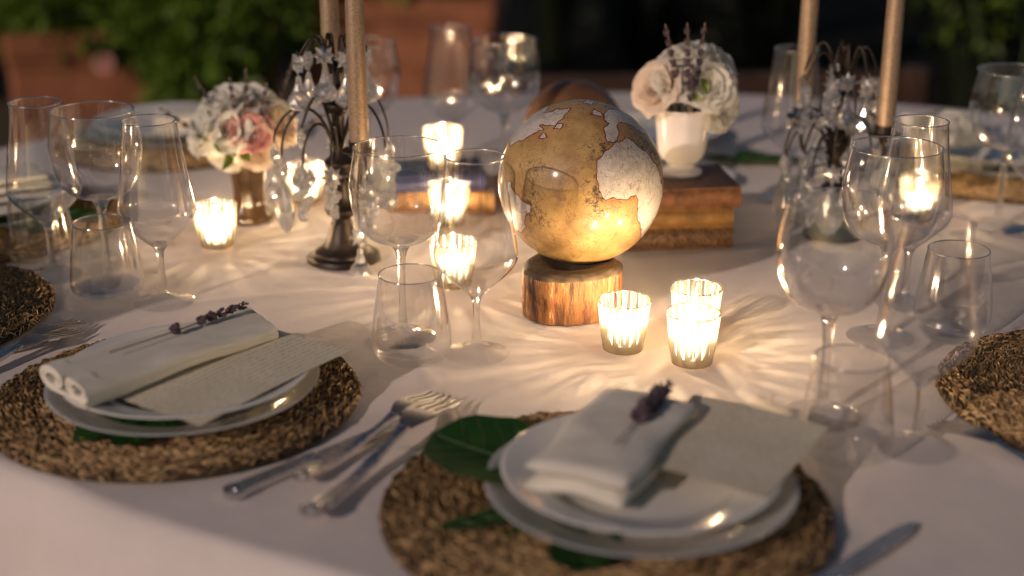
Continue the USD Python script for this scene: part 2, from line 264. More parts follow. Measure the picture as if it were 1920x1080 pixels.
# ------------------------------------------------------------------ ground
def sheet(x0, x1, y0, y1, z): return trimesh.Trimesh([[x0, y0, z], [x1, y0, z], [x1, y1, z], [x0, y1, z]], [[0, 1, 2], [0, 2, 3]], process=False)
struct('garden_ground', sheet(-150, 150, -150, 150, 0), M['dark_earth'])
terr = Polygon([(-9, -5), (9, -5), (9, 4.3), (4, 5.0), (1.5, 5.3), (0, 5.6), (-.6, 6.2), (-1.3, 6.7), (-2.2, 6.0), (-4, 5.2), (-9, 5)]).buffer(.5).buffer(-.5)
tv, tf = trimesh.creation.triangulate_polygon(terr, engine='earcut')
struct('gravel_terrace', trimesh.Trimesh(np.c_[tv, np.full(len(tv), .004)], tf, process=False), M['gravel'])

# ------------------------------------------------------------------ table and cloth
TC = np.array([.2, 1.85])
outline = np.array([(-.02, .918), (-.147, .984), (-.286, 1.059), (-.45, 1.16), (-.72, 1.34), (-.93, 1.58), (-1.0, 1.87), (-.93, 2.15), (-.72, 2.42), (-.35, 2.64), (.1, 2.74), (.6, 2.68), (1.0, 2.46), (1.25, 2.1), (1.27, 1.7), (1.1, 1.32), (.8, 1.04), (.48, .905), (.16, .870)])
d_ = outline - TC; th_ = np.unwrap(np.arctan2(d_[:, 1], d_[:, 0])); r_ = np.hypot(*d_.T)
o = np.argsort(th_); th_, r_ = th_[o], r_[o]
edge_r = CubicSpline(np.r_[th_, th_[0] + 2 * PI], np.r_[r_, r_[0]], bc_type='periodic')
tb = thing('dining_table', 'wooden banquet table hidden under the pale floor-length tablecloth', 'table', (0, 0, 0))
tp = [(TC[0] + .985 * edge_r(t) * math.cos(t), TC[1] + .985 * edge_r(t) * math.sin(t)) for t in np.linspace(0, 2 * PI, 90, endpoint=False)]
part(tb, 'tabletop', mv(trimesh.creation.extrude_polygon(Polygon(tp), .03, engine='earcut'), (0, 0, TZ - .036)), M['wood_chair'])
for lx, ly in ((-.5, 1.45), (.9, 1.45), (-.5, 2.3), (.9, 2.3)):
    part(tb, 'leg', mv(rbox(.06, .06, .714, .006), (lx, ly, .357)), M['wood_chair'])
NT = 840
th = np.linspace(0, 2 * PI, NT, endpoint=False); er = edge_r(th)
fold = np.sin(th * 17 + 1.3 * np.sin(th * 3)) * .5 + .35 * np.sin(th * 29 + 2) + .3 * np.sin(th * 7)
rings = []
fr = np.linspace(0.002, 1, 230)
for q in fr:
    r = er * q * .988; x = TC[0] + r * np.cos(th); y = TC[1] + r * np.sin(th)
    P3 = np.stack([x, y, 0 * x], -1)
    w = (meshkit.fbm(P3 * 5, 3, 3) - .5) * .0022 + (meshkit.noise(np.stack([x * 3 + y * 2, y * 9 - x * 7, 0 * x], -1), 9) - .5) * .0016
    for a, b, c, s in ((.96, .28, .30, 1), (-.28, .96, 1.62, 1), (.96, .28, .95, -1), (-.28, .96, 1.18, -1), (.96, .28, -.05, 1)):
        w += s * .0012 * np.exp(-np.abs(a * x + b * y - c) / .020) + .0008 * np.exp(-((a * x + b * y - c) / .007) ** 2)
    rings.append(np.stack([x, y, TZ - .0016 + np.clip(w, -.002, .0014)], -1))
for q in np.linspace(0, 1, 60)[1:]:
    dz = q * .72; bulge = .988 + .012 * min(1, q * 30)
    out = er * bulge + .012 * (1 - np.exp(-dz * 60)) + .10 * q + .045 * (fold + .5) * q ** .7
    zz = TZ - .0016 - dz if q > .02 else TZ - .004
    rings.append(np.stack([TC[0] + out * np.cos(th), TC[1] + out * np.sin(th), np.full(NT, zz)], -1))
cl = usdkit.mesh(stage, numbered('/World', 'tablecloth'), trimesh.Trimesh(np.vstack(rings), grid_faces(len(rings), NT, True), process=False), M['table_linen'], True)
tag(cl, 'pale off-white linen tablecloth covering the whole banquet table', 'tablecloth')

# ------------------------------------------------------------------ glassware
def foot_mesh(R):
    prof = spl([(0.0001, 0), (R * .5, .0002), (R - .0012, 0), (R, .0008), (R - .0008, .0016), (R * .75, .0035), (R * .45, .0062), (R * .2, .0105), (.0058, .0150)], 26)
    return lathe(prof, 56)
def torus(R, z, r=.0009, n=56):
    t = np.linspace(0, 2 * PI, 9); return lathe(np.stack([R + r * np.cos(t), z + r * np.sin(t)], 1), n)
def build_glass(kind, t):
    if kind == 'burgundy':
        part(t, 'foot', foot_mesh(.037), M['foot_glass'], 50)
        part(t, 'stem', lathe(spl([(.0058, .0150), (.0046, .025), (.0039, .045), (.0041, .07), (.0052, .09), (.0078, .100), (.0125, .1055), (.0155, .1078), (.010, .1092), (0.0001, .1100)], 40), 28), M['solid_glass'], 50)
        part(t, 'bowl', lathe(spl([(.0155, .1078), (.026, .1105), (.039, .120), (.0475, .136), (.0520, .158), (.0523, .170), (.0500, .188), (.0475, .202), (.0462, .2105)], 46), 72), M['thin_glass'], True)
        part(t, 'rim', torus(.0462, .2105), M['rim_glass'], True)
    elif kind == 'white':
        part(t, 'foot', foot_mesh(.0355), M['foot_glass'], 50)
        part(t, 'stem', lathe(spl([(.0058, .0150), (.0045, .025), (.0037, .040), (.0040, .054), (.0055, .062), (.0085, .067), (.0115, .070), (.007, .0722), (0.0001, .073)], 40), 28), M['solid_glass'], 50)
        part(t, 'bowl', lathe(spl([(.0115, .070), (.020, .0775), (.031, .0885), (.0395, .0985), (.0428, .105), (.0434, .110), (.0425, .118), (.0395, .138), (.0350, .168), (.0318, .192), (.0297, .2125)], 50), 72), M['thin_glass'], True)
        part(t, 'rim', torus(.0297, .2125), M['rim_glass'], True)
    else:
        part(t, 'base', lathe(spl([(.0001, .0012), (.025, .0006), (.031, 0), (.0345, .001), (.0385, .0055), (.0408, .0120), (.039, .0118), (.030, .0090), (.0001, .0082)], 36), 56), M['foot_glass'], 50)
        part(t, 'wall', lathe(spl([(.0408, .0120), (.0415, .019), (.0408, .031), (.0385, .050), (.0352, .072), (.0322, .0905)], 30), 72), M['thin_glass'], True)
        part(t, 'rim', torus(.0322, .0905), M['rim_glass'], True)
_proto = {}
def glass(kind, x, y, label, rz=0):
    name, cat, grp = {'burgundy': ('burgundy_glass', 'wine glass', 'round-bowled wine glasses on the table'), 'white': ('tulip_wine_glass', 'wine glass', 'angular tulip wine glasses on the table'), 'tumbler': ('water_tumbler', 'tumbler', 'stemless water tumblers on the table')}[kind]
    if kind not in _proto:
        t = thing(name, label, cat, (x, y, TZ), (0, 0, rz), grp); build_glass(kind, t); _proto[kind] = t; return t
    return copy(_proto[kind], name, label, cat, (x, y, TZ), (0, 0, rz), grp)
glass('burgundy', -.117, 1.47, 'round burgundy glass in front of the left candelabra, bowl beside the gold taper candle')
glass('white', -.037, 1.422, 'sharp tulip wine glass just left of the globe')
glass('tumbler', -.104, 1.416, 'clear stemless tumbler in front of the round glass left of the globe')
glass('white', -.399, 1.58, 'tulip wine glass left of the lone votive, rightmost of the left glass cluster')
glass('burgundy', -.478, 1.640, 'round burgundy glass in the middle of the left glass cluster')
glass('white', -.553, 1.672, 'tulip wine glass at the far left, near the dark back-left placemat')
glass('tumbler', -.467, 1.597, 'stemless tumbler in front of the left glass cluster')
glass('tumbler', -.580, 1.722, 'stemless tumbler behind the leftmost tulip glass')
glass('burgundy', .396, 1.469, 'round burgundy glass in front of the right candelabra base')
glass('white', .449, 1.577, 'tulip wine glass with rim crossing the right candelabra, behind the round glass')
glass('tumbler', .480, 1.497, 'stemless tumbler right of the round glass, above the right placemat')
glass('burgundy', .293, 1.267, 'blurred round burgundy glass nearest the camera, beside the three-votive glow')
glass('white', .364, 1.197, 'blurred tulip wine glass behind the front letter, nearest the right placemat')
glass('tumbler', .298, 1.190, 'blurred stemless tumbler beside the corner of the front letter')
glass('burgundy', .648, 1.872, 'round burgundy glass at the right picture edge, in front of the far napkin')
glass('white', .680, 1.845, 'tulip wine glass cut by the right picture edge')
glass('burgundy', -.011, 2.095, 'far round burgundy glass covered in bokeh spots, behind the globe')
glass('white', -.092, 2.185, 'far tulip wine glass with one long white highlight, before the middle planter')
glass('burgundy', -.212, 2.073, 'far round burgundy glass half hidden by the left candelabra')
glass('white', .392, 2.012, 'far tulip wine glass half hidden by the right candelabra')

# votives
NR = 16
def rib(t, z, r): return np.where((z > .007) & (r > .0215) & (r > .0199 + (z - .0075) * .0985), .0021 * (np.abs(np.cos(NR / 2 * t)) - .6) * np.clip((z - .009) / .006, 0, 1), 0)
def build_votive(t):
    out = [(.0001, 0), (.019, 0), (.0212, .0012), (.0220, .004), (.0222, .0075)] + [(.0222 + (z - .0075) * .105, z) for z in np.linspace(.009, .0545, 22)]
    part(t, 'ribbed_cup', lathe(out, 240, rib), M['ribbed_glass'], 35)
    part(t, 'base', lathe([(.0001, .0075), (.0170, .0078), (.0195, .0070), (.0198, .0045), (.0185, .0012), (.0001, .001)][::-1], 48), M['foot_glass'], 40)
    part(t, 'rim', torus(.0272, .0548, .0011), M['rim_glass'], True)
def build_candle(t, h):
    a = np.linspace(0, 1, 8)
    part(t, 'wax', lathe(spl([(.0001, 0), (.0176, .0), (.0182, .001), (.0182, h - .001), (.0172, h), (.0158, h - .002), (.0140, h - .008), (.008, h - .0092), (.0001, h - .0095)], 50), 40), M['wax'], 50)
    part(t, 'wick', tube([(0, 0, h - .0105), (.0003, 0, h - .003), (.0008, .0004, h + .001)], .0006, 6), M['wick'])
    part(t, 'flame', lathe(spl([(.0001, h - .004), (.0014, h - .001), (.0021, h + .004), (.0019, h + .011), (.0010, h + .018), (.0001, h + .025)], 16), 14), M['flame'], True)
vot = [(.117, 1.435, 0, .024, 'left of the three votives before the globe'), (.185, 1.398, 0, .024, 'nearest, brightest of the three votives before the globe'), (.197, 1.474, 0, .022, 'rearmost of the three votives before the globe'),
       (-.377, 1.786, 0, .022, 'lone votive between left glasses and amber vase'), (-.069, 1.637, 0, .026, 'votive behind the tulip glass left of globe'), (-.084, 1.880, 0, .024, 'votive in front of the blue and tan books'),
       (-.096, 1.985, .052, .024, 'votive standing on top of the blue book'), (-.289, 1.985, 0, .024, 'votive behind the crystals of the left candelabra'), (.554, 1.921, 0, .022, 'votive seen through the round glass at right')]
for k, (x, y, z, h, l) in enumerate(vot):
    nm, g1, g2 = 'votive_holder', 'ribbed glass votive holders', 'lit votive candles'
    la, lb = 'ribbed glass holder, ' + l, 'lit wax candle in the ' + l
    loc = (x, y, TZ + z + .0005)
    if k == 0:
        pv = thing(nm, la, 'candle holder', loc, group=g1); build_votive(pv)
        pc = thing('votive_candle', lb, 'candle', (x, y, loc[2] + .0082), group=g2); build_candle(pc, .025)
    else:
        copy(pv, nm, la, 'candle holder', loc, (0, 0, 7 * k), g1); copy(pc, 'votive_candle', lb, 'candle', (x, y, loc[2] + .0082), (0, 0, 40 * k), g2, (1, 1, h / .025))

# ------------------------------------------------------------------ globes on logs
GC = np.array([.077, 1.592, .139]); GR = .0925       # centre over the table, radius
CW = np.array([0, 0, .58])                            # eye over the table
f_ = (GC - CW) / np.linalg.norm(GC - CW); rt = np.cross(f_, [0, 0, 1]); rt /= np.linalg.norm(rt); up_ = np.cross(rt, f_)
px = lambda pts: [((u - 1089) / 155., (341 - v) / 155.) for u, v in pts]
lands = [px(p) for p in (
    [(1118, 303), (1135, 283), (1155, 268), (1170, 262), (1178, 262), (1186, 272), (1205, 282), (1222, 300), (1236, 330), (1244, 360), (1238, 400), (1225, 440), (1205, 450), (1200, 420), (1193, 405), (1192, 372), (1188, 364), (1170, 372), (1150, 369), (1134, 372), (1128, 365), (1122, 355), (1117, 335)],
    [(958, 278), (968, 271), (990, 262), (1002, 254), (1020, 247), (1012, 238), (1022, 238), (1040, 239), (1055, 226), (1070, 206), (1040, 210), (1020, 216), (1030, 200), (1020, 200), (990, 215), (968, 238), (955, 262)],
    [(1012, 262), (1021, 254), (1029, 262), (1020, 266)], [(1038, 246), (1049, 234), (1056, 237), (1050, 246)],
    [(948, 342), (962, 343), (968, 360), (985, 375), (1000, 385), (998, 396), (988, 405), (990, 425), (980, 436), (966, 428), (953, 400), (946, 370)],
    [(1130, 252), (1128, 244), (1140, 236), (1152, 238), (1158, 250), (1154, 264), (1145, 270), (1135, 268)],
    [(1105, 218), (1112, 208), (1122, 214), (1130, 222), (1120, 222)], [(1130, 228), (1128, 220), (1140, 205), (1165, 208), (1190, 224), (1212, 246), (1215, 256), (1190, 244), (1172, 234), (1158, 232), (1150, 240), (1140, 234)],
    [(1092, 196), (1100, 186), (1112, 192), (1108, 198)], [(940, 300), (945, 292), (947, 310), (943, 322)])]
polys = [Polygon(p).buffer(0) for p in lands]
def globe(label, loc, R, seed, named=True, spin=0.):
    g = trimesh.creation.icosphere(6 if not named else 7, 1.0); v = g.vertices
    sd = np.full(len(v), -.05)
    import shapely
    if named:
        a, b, c = v @ rt, v @ up_, -(v @ f_)
        k = np.where(c > .02)[0]; pts = shapely.points(a[k], b[k])
        best = np.full(len(k), -1.0)
        for p in polys:
            d = shapely.distance(shapely.boundary(p), pts); best = np.maximum(best, np.where(shapely.contains(p, pts), d, -d))
        sd[k] = best * GR
        back = c <= .02
    else: back = np.ones(len(v), bool)
    sd[back] = (meshkit.fbm(v[back] * 1.8 + seed, 4, seed) - .53) * .25
    t = thing('antique_globe', label, 'globe', loc, (0, 0, spin), None)
    m = part(t, 'sphere', trimesh.Trimesh(v * R, g.faces, process=False), M['globe_map' if named else 'brown_globe'], True)
    UsdGeom.PrimvarsAPI(stage.GetPrimAtPath(m)).CreatePrimvar('coast', Sdf.ValueTypeNames.FloatArray, 'vertex').Set(Vt.FloatArray.FromNumpy(sd.astype(np.float32)))
globe('antique ochre globe with silver continents resting on a log, in sharp focus', GC + [0, 0, TZ], GR, 3)
globe('smaller blurred brown globe behind the main globe', (.085, 1.985, TZ + .104), .070, 11, False, 40)

def log(label, loc, R, h, seed):
    t = thing('wood_log', label, 'wooden block', loc)
    n = 150; a = np.linspace(0, 2 * PI, n, endpoint=False)
    rr = R * (1 + .05 * np.sin(2 * a + seed) + .035 * np.sin(3 * a + 2 * seed) + .012 * np.sin(11 * a) + .010 * (meshkit.noise(np.stack([a * 9, 0 * a, 0 * a + seed], -1)) - .5) * 2)
    def ring(k, z, wob=0): return np.stack([rr * k * np.cos(a), rr * k * np.sin(a), z + wob * (meshkit.noise(np.stack([a * 6, 0 * a, 0 * a + 3.])) - .5 if False else 0 * a)], -1)
    def rough(q): return .97 + .045 * meshkit.fbm(np.stack([np.cos(a) * 9, np.sin(a) * 9, np.full(n, q * 1.6)], -1), 3, 6)
    side = [ring(rough(0)[:, ] * .985, 0)] + [ring(rough(q), q * h * .86) for q in np.linspace(.06, 1, 10)]
    part(t, 'bark', trimesh.Trimesh(np.vstack(side), grid_faces(len(side), n, True), process=False), M['bark'], 40)
    # hollowed top so that the sphere sits in it
    top = [ring(rough(1), h * .86), ring(.97, h * .92), ring(.84, h * 1.0), ring(.55, h * .97), ring(.3, h * .86), ring(.001, h * .80)]
    part(t, 'cut_top', trimesh.Trimesh(np.vstack(top), grid_faces(len(top), n, True), process=False), M['cut_wood'], 40)
log('short log with peeling bark carrying the large globe', (.066, 1.555, TZ), .0545, .058, 1.0)
log('short log under the smaller far globe', (.085, 1.985, TZ), .045, .043, 2.2)

# ------------------------------------------------------------------ books
def book(label, loc, rz, sx, sy, sz, cover, bands=4):
    t = thing('old_book', label, 'book', loc, (0, 0, rz), None)
    c = .003
    part(t, 'cover', cat_([mv(rbox(sx, sy, c, .0014), (0, 0, c / 2)), mv(rbox(sx, sy, c, .0014), (0, 0, sz - c / 2))]), cover, 40)
    # rounded spine faces the viewer (-y)
    sp = Polygon([(-sy / 2 + .010, 0), (-sy / 2 + .002, .0006), (-sy / 2 - .004, sz * .25), (-sy / 2 - .0052, sz * .5), (-sy / 2 - .004, sz * .75), (-sy / 2 + .002, sz - .0006), (-sy / 2 + .010, sz)])
    m = trimesh.creation.extrude_polygon(sp, sx - .001, engine='earcut'); m.apply_transform(np.array([[0, 0, 1, -sx / 2 + .0005], [1, 0, 0, 0], [0, 1, 0, 0], [0, 0, 0, 1.0]]))
    part(t, 'spine', m, cover, 50)
    for k in range(bands):
        bx = -sx / 2 + sx * (k + .5) / bands + .004
        part(t, 'raised_band', tube(spl([(bx, -sy / 2 + .001, .001), (bx, -sy / 2 - .0046, sz * .27), (bx, -sy / 2 - .0058, sz * .5), (bx, -sy / 2 - .0046, sz * .73), (bx, -sy / 2 + .001, sz - .001)], 12), .0016, 6), cover, 40)
    part(t, 'pages', mv(rbox(sx - .008, sy - .014, sz - 2 * c - .0004, .0008), (0, .003, sz / 2)), M['page_block'])
book('lowest book under the white vase, brown with a chain pattern', (.194, 1.827, TZ), 6, .164, .11, .0265, M['leather_patterned'], 3)
book('middle book under the white vase, plain tan', (.196, 1.828, TZ + .0265), 5, .160, .108, .026, M['leather_tan'], 0)
book('topmost book under the white vase, brown spotted leather', (.200, 1.829, TZ + .0525), 7, .166, .112, .0275, M['leather_brown'], 0)
book('tan book lying behind the left candelabra, under the blue book', (-.095, 1.985, TZ), -4, .15, .105, .029, M['leather_tan'], 3)
book('dark blue book on the tan book, under a lit votive', (-.105, 1.985, TZ + .029), 8, .13, .095, .0225, M['leather_blue'], 0)

# ------------------------------------------------------------------ flowers
def bloom(R, seed, rows=4, openness=1.0):
    r = np.random.default_rng(seed); out = []
    for k in range(rows):
        npet = 3 + k; L = R * (.55 + .45 * k / (rows - 1)) * 1.25
        for j in range(npet):
            ph = 2 * PI * (j + .5 * k) / npet + r.uniform(-.2, .2)
            nu, nv = 9, 8
            a0 = .15 + .12 * k; a1 = (.25 + .95 * openness * k / (rows - 1)) + r.uniform(-.15, .15) + (.5 if k == rows - 1 else 0)
            v_ = np.linspace(0, 1, nv); ang = a0 + (a1 - a0) * v_ ** .9
            rad = np.cumsum(np.sin(ang)) * L / nv; hgt = np.cumsum(np.cos(ang)) * L / nv
            w = R * (.70 + .16 * k / rows) * np.sin(PI * np.clip(.12 + .74 * v_, 0, 1)) ** .6
            pts = []
            p1, p2 = r.uniform(0, 6, 2)
            for i in range(nv):
                for u in np.linspace(-1, 1, nu):
                    ruf = .045 * R * v_[i] ** 2 * (math.sin(u * 4 + p1) + .5 * math.sin(u * 8 + p2)); ub = u * w[i]
                    rr = rad[i] + .004 - .35 * ub * ub / R * math.cos(ang[i]) + ruf * math.cos(ang[i]); zz = hgt[i] + .25 * ub * ub / R * math.sin(ang[i]) + ruf * math.sin(ang[i]) - .1 * R * (abs(u) > .9) * v_[i] ** 3
                    pts.append((rr * math.cos(ph) - ub * math.sin(ph), rr * math.sin(ph) + ub * math.cos(ph), zz))
            out.append(trimesh.Trimesh(pts, grid_faces(nv, nu), process=False))
    return cat_(out)
def aim(d):
    z = np.asarray(d, float); z /= np.linalg.norm(z); x = np.cross([.1, 1, .2], z); x /= np.linalg.norm(x); T = np.eye(4); T[:3, 0], T[:3, 1], T[:3, 2] = x, np.cross(z, x), z; return T
def lavender(L, head, seed, thick=.0022):
    """stem along +z and the floret head around its end"""
    r = np.random.default_rng(seed); stem = tube([(0, 0, 0), (.002, 0, L * .5), (0, .001, L)], .0007, 6)
    fl = []
    for k in range(int(head / .0019)):
        z = L - head + head * k / (head / .0019)
        for j in range(6):
            a = r.uniform(0, 2 * PI); s = thick * r.uniform(.6, 1.15) * (1 - .75 * max(0, (k / (head / .0019)) - .35)) * (.55 + .45 * math.sin(k * .9)); b = trimesh.creation.icosphere(0, 1); b.apply_scale([s * .8, s * .8, s * 1.5]); b.apply_transform(rot(.6, [0, 1, 0]))
            fl.append(mv(b, (thick * 1.0, 0, z + r.uniform(-.001, .001)), 0)); fl[-1].apply_transform(rot(a, [0, 0, 1]))
    return stem, cat_(fl)
def leaflet(L, W, bend=.3, nu=4, nv=8):
    v_ = np.linspace(0, 1, nv); pts = []
    for t in v_:
        w = W * math.sin(PI * min(1, max(0, t)) ** .75) * .5
        for u in np.linspace(-1, 1, nu * 2 + 1): pts.append((t * L * math.cos(bend * t), u * w, -L * t * math.sin(bend * t) * .6 + abs(u) * w * .35))
    return trimesh.Trimesh(pts, grid_faces(nv, nu * 2 + 1), process=False)

wv = thing('white_vase', 'small white footed ceramic vase standing on the book stack', 'vase', (.219, 1.842, TZ + .0802))
VS = .9
pr = [(.0001, .0), (.026, 0), (.0272, .002), (.0265, .006), (.020, .0095), (.0165, .0125), (.018, .0155), (.0245, .020), (.0295, .030), (.0318, .045), (.0340, .066), (.0365, .080), (.0385, .0845), (.0375, .085), (.0350, .080), (.0320, .066), (.029, .045), (.0265, .031), (.001, .022)]
part(wv, 'vase_body', lathe(spl(np.array(pr) * [1.0, 1.06], 90), 96, lambda t, z, r: np.where((z > .018) & (z < .083), .0007 * np.abs(np.cos(4 * t)), 0)), M['white_ceramic'], 60)
def stemw(t, p0, p1): part(t, 'stem', tube(spl([p0, ((p0[0] + p1[0]) * .5 * .8, (p0[1] + p1[1]) * .5 * .8, (p0[2] + p1[2]) * .5), p1], 8), .0013, 6), M['stem_green'], True)
bq = thing('white_bouquet', 'white lisianthus blooms with upright lavender in the white vase', 'flowers', (.219, 1.842, TZ + .180))
for k, (x, y, z, R, d, m) in enumerate([(-.034, -.014, .012, .038, (-.7, -.7, .55), 'blush_petal'), (-.016, -.020, .020, .032, (-.1, -.8, .8), 'white_petal'), (.030, -.016, .016, .038, (.25, -.9, .5), 'white_petal'), (.044, -.010, -.006, .036, (.7, -.7, -.05), 'white_petal'),
        (.018, .012, .046, .030, (.2, -.1, 1), 'white_petal'), (.046, .010, .034, .032, (.8, -.3, .7), 'white_petal'), (-.006, .012, .040, .028, (-.1, -.3, 1), 'white_petal'), (.008, -.030, .016, .020, (0, -.8, .7), 'green_petal'), (-.034, .02, .016, .032, (-.7, .5, .7), 'white_petal')]):
    part(bq, 'bloom', mv(bloom(R * .82, 20 + k), (x * .80, y * .75, z), R=aim(d)), M[m], True)
    stemw(bq, (x * .15, y * .15, -.06), (x * .75, y * .75, z))
for k, (x, y, tilt) in enumerate([(-.004, -.032, (-.24, -.05, 1)), (.002, -.036, (-.06, -.08, 1)), (.006, -.036, (.10, -.05, 1)), (.002, -.042, (.0, -.15, 1))]):
    s, f = lavender(.116 if k < 3 else .075, .080 if k < 3 else .055, k, .0026); T = aim(tilt)
    sp = part(bq, 'lavender_sprig', mv(s, (x, y, -.012), R=T), M['dry_stem']); part(bq, 'lavender_head', mv(f, (x, y, -.012), R=T), M['lavender_floret'])

av = thing('amber_vase', 'dark fluted amber vase holding the pink and white bouquet', 'vase', (-.354, 1.905, TZ))
pr = [(.0001, 0), (.030, 0), (.031, .003), (.027, .012), (.0215, .028), (.0205, .042), (.0225, .060), (.0265, .085), (.0295, .102), (.028, .102), (.024, .085), (.019, .045), (.0005, .02)]
part(av, 'vase_body', lathe(spl(pr, 70), 96, lambda t, z, r: np.where(z < .099, -.0016 * np.abs(np.cos(4 * t)) ** 3 + .0008, 0)), M['amber_vase_glass'], 60)
bp = thing('pink_bouquet', 'mixed bouquet of white blooms with one pink rose in the amber vase', 'flowers', (-.354, 1.905, TZ + .11))
for k, (x, y, z, R, d, m) in enumerate([(-.045, -.015, .016, .034, (-.8, -.5, .5), 'white_petal'), (-.020, -.030, .020, .030, (-.2, -.9, .5), 'white_petal'), (.014, -.032, .020, .025, (.25, -.95, .45), 'pink_petal'), (-.022, .0, .048, .034, (-.3, -.4, 1), 'white_petal'), (.008, .006, .050, .032, (.1, -.3, 1), 'white_petal'),
        (.042, -.004, .022, .030, (.9, -.3, .6), 'blush_petal'), (-.044, .01, .034, .026, (-.8, 0, .7), 'white_petal'), (.020, -.026, -.002, .026, (.4, -.9, -.1), 'blush_petal'), (-.028, -.026, -.014, .022, (-.4, -.8, -.6), 'white_petal'), (.036, .02, .036, .03, (.6, .4, .8), 'white_petal'), (-.006, -.018, .040, .020, (-.1, -.7, .7), 'lilac_petal'), (-.02, .03, .03, .03, (-.3, .8, .7), 'white_petal')]):
    part(bp, 'bloom', mv(bloom(R * .98, 50 + k, 5 if m == 'pink_petal' else 4, .7 if m == 'pink_petal' else 1.), (x * .8, y * .8, z * .8), R=aim(d)), M[m], True, 'single pink rose' if m == 'pink_petal' else None)
    stemw(bp, (x * .15, y * .15, -.05), (x * .8, y * .8, z * .8))
for k, (x, y, z, d) in enumerate([(-.02, -.03, .0, (-.3, -.9, .1)), (-.014, -.034, -.004, (0, -.8, -.3)), (.0, -.03, -.01, (.3, -.9, .1)), (-.03, -.02, .006, (-.7, -.6, .2))]):
    part(bp, 'leaf', mv(leaflet(.045, .016), (x, y, z), R=aim(d) @ rot(-PI / 2, [0, 1, 0])), M['plain_leaf'], True)
for k, (x, y, d, L) in enumerate([(.006, -.02, (.05, -.15, 1), .115), (.014, -.018, (.25, -.2, 1), .10), (-.004, -.02, (-.05, -.2, 1), .105), (.03, -.012, (.6, -.35, .8), .105), (.036, -.01, (1, -.2, .7), .11), (-.03, -.008, (-1, -.3, .8), .10), (.02, 0, (.4, .2, 1), .12), (-.012, 0, (-.5, -.1, 1), .11)]):
    s, f = lavender(L, .045, 40 + k, .0021); T = aim(d); part(bp, 'lavender_sprig', mv(s, (x, y, -.01), R=T), M['dry_stem']); part(bp, 'lavender_head', mv(f, (x, y, -.01), R=T), M['lavender_floret'])

# ------------------------------------------------------------------ candelabras with crystals
def facet(prof, n=8, twist=True):
    """faceted solid of revolution, every second ring turned half a step"""
    prof = np.asarray(prof, float); vs = [[0, 0, prof[0][1]]]
    mid = prof[1:-1]
    for k, (r, z) in enumerate(mid):
        a = (np.arange(n) + (.5 if k % 2 and twist else 0)) / n * 2 * PI; vs += list(np.stack([r * np.cos(a), r * np.sin(a), np.full(n, z)], 1))
    vs.append([0, 0, prof[-1][1]])
    return trimesh.convex.convex_hull(np.array(vs)) if False else _facet(np.array(vs), len(mid), n)
def _facet(v, k, n):
    f = []
    for j in range(n): f.append([0, 1 + (j + 1) % n, 1 + j])
    for i in range(k - 1):
        a, b = 1 + i * n, 1 + (i + 1) * n
        for j in range(n):
            j2 = (j + 1) % n
            if i % 2 == 0: f += [[a + j, a + j2, b + j], [a + j2, b + j2, b + j]]
            else: f += [[a + j, a + j2, b + j2], [a + j, b + j2, b + j]]
    a = 1 + (k - 1) * n; L = len(v) - 1
    for j in range(n): f.append([a + j, a + (j + 1) % n, L])
    m = trimesh.Trimesh(v, f, process=False); m.fix_normals(); return m
def pear(L=.042, R=.0138): return facet([(0, -L), (R * .62, -L * .97), (R * .95, -L * .86), (R, -L * .74), (R * .82, -L * .60), (R * .48, -L * .42), (R * .28, -L * .22), (R * .24, -L * .08), (0, 0)], 9)
def almond(L=.062, W=.017, D=.009):
    m = facet([(0, -L), (.45, -L * .93), (.85, -L * .74), (1., -L * .55), (.78, -L * .33), (.5, -L * .15), (.22, -L * .05), (0, 0)], 10); m.apply_scale([W, D, 1]); return m
def rosette(R=.011):
    n = 8; a = np.arange(2 * n) / (2 * n) * 2 * PI; r = np.where(np.arange(2 * n) % 2 == 0, R, R * .62)
    o = np.stack([r * np.cos(a), 0 * a, r * np.sin(a)], 1); i = np.stack([R * .42 * np.cos(a), 0 * a - R * .34, R * .42 * np.sin(a)], 1); k = i * [1, -1, 1]
    v = np.vstack([o, i, k, [[0, -R * .42, 0], [0, R * .42, 0]]]); N = 2 * n; f = []
    for j in range(N):
        j2 = (j + 1) % N; f += [[j, j2, N + j], [j2, N + j2, N + j], [j2, j, 2 * N + j], [j2, 2 * N + j, 2 * N + j2], [N + j, N + j2, 3 * N], [2 * N + j2, 2 * N + j, 3 * N + 1]]
    m = trimesh.Trimesh(v, f, process=False); m.fix_normals(); m.apply_translation([0, 0, -R]); return m
def hang(t, p, face, kind, seed):
    """a wire loop, a cut bead and a drop below it"""
    r = np.random.default_rng(seed); z = 0.
    rz = face + PI / 2 + r.uniform(-.5, .5)
    c = part(t, 'crystal_bead', mv(rosette(.0145 if kind != 'big' else .0150), p, rz), M['crystal'])
    q = np.array(p) + [0, 0, -.028 if kind != 'big' else -.029]
    if kind == 'pear': part(t, 'crystal_drop', mv(pear(.042 * r.uniform(.9, 1.15), .0152), q, rz), M['crystal'])
    elif kind == 'big': part(t, 'crystal_pendant', mv(almond(.068, .0195, .0105), q, rz), M['crystal'])
    elif kind == 'bunch':
        for k in range(9):
            b = facet([(0, -.006), (.0045, -.004), (.006, 0), (.0045, .004), (0, .006)], 7); s = (1 - k / 14)
            part(t, 'crystal_bead', mv(b, q + [r.uniform(-.010, .010) * s, r.uniform(-.010, .010) * s, -.0045 * k + .002]), M['crystal'])
    elif kind == 'chain':
        for k in range(5):
            b = facet([(0, -.0045), (.0034, -.003), (.0045, 0), (.0034, .003), (0, .0045)], 7); part(t, 'crystal_bead', mv(b, q + [0, 0, -.008 * k + .001]), M['crystal'])
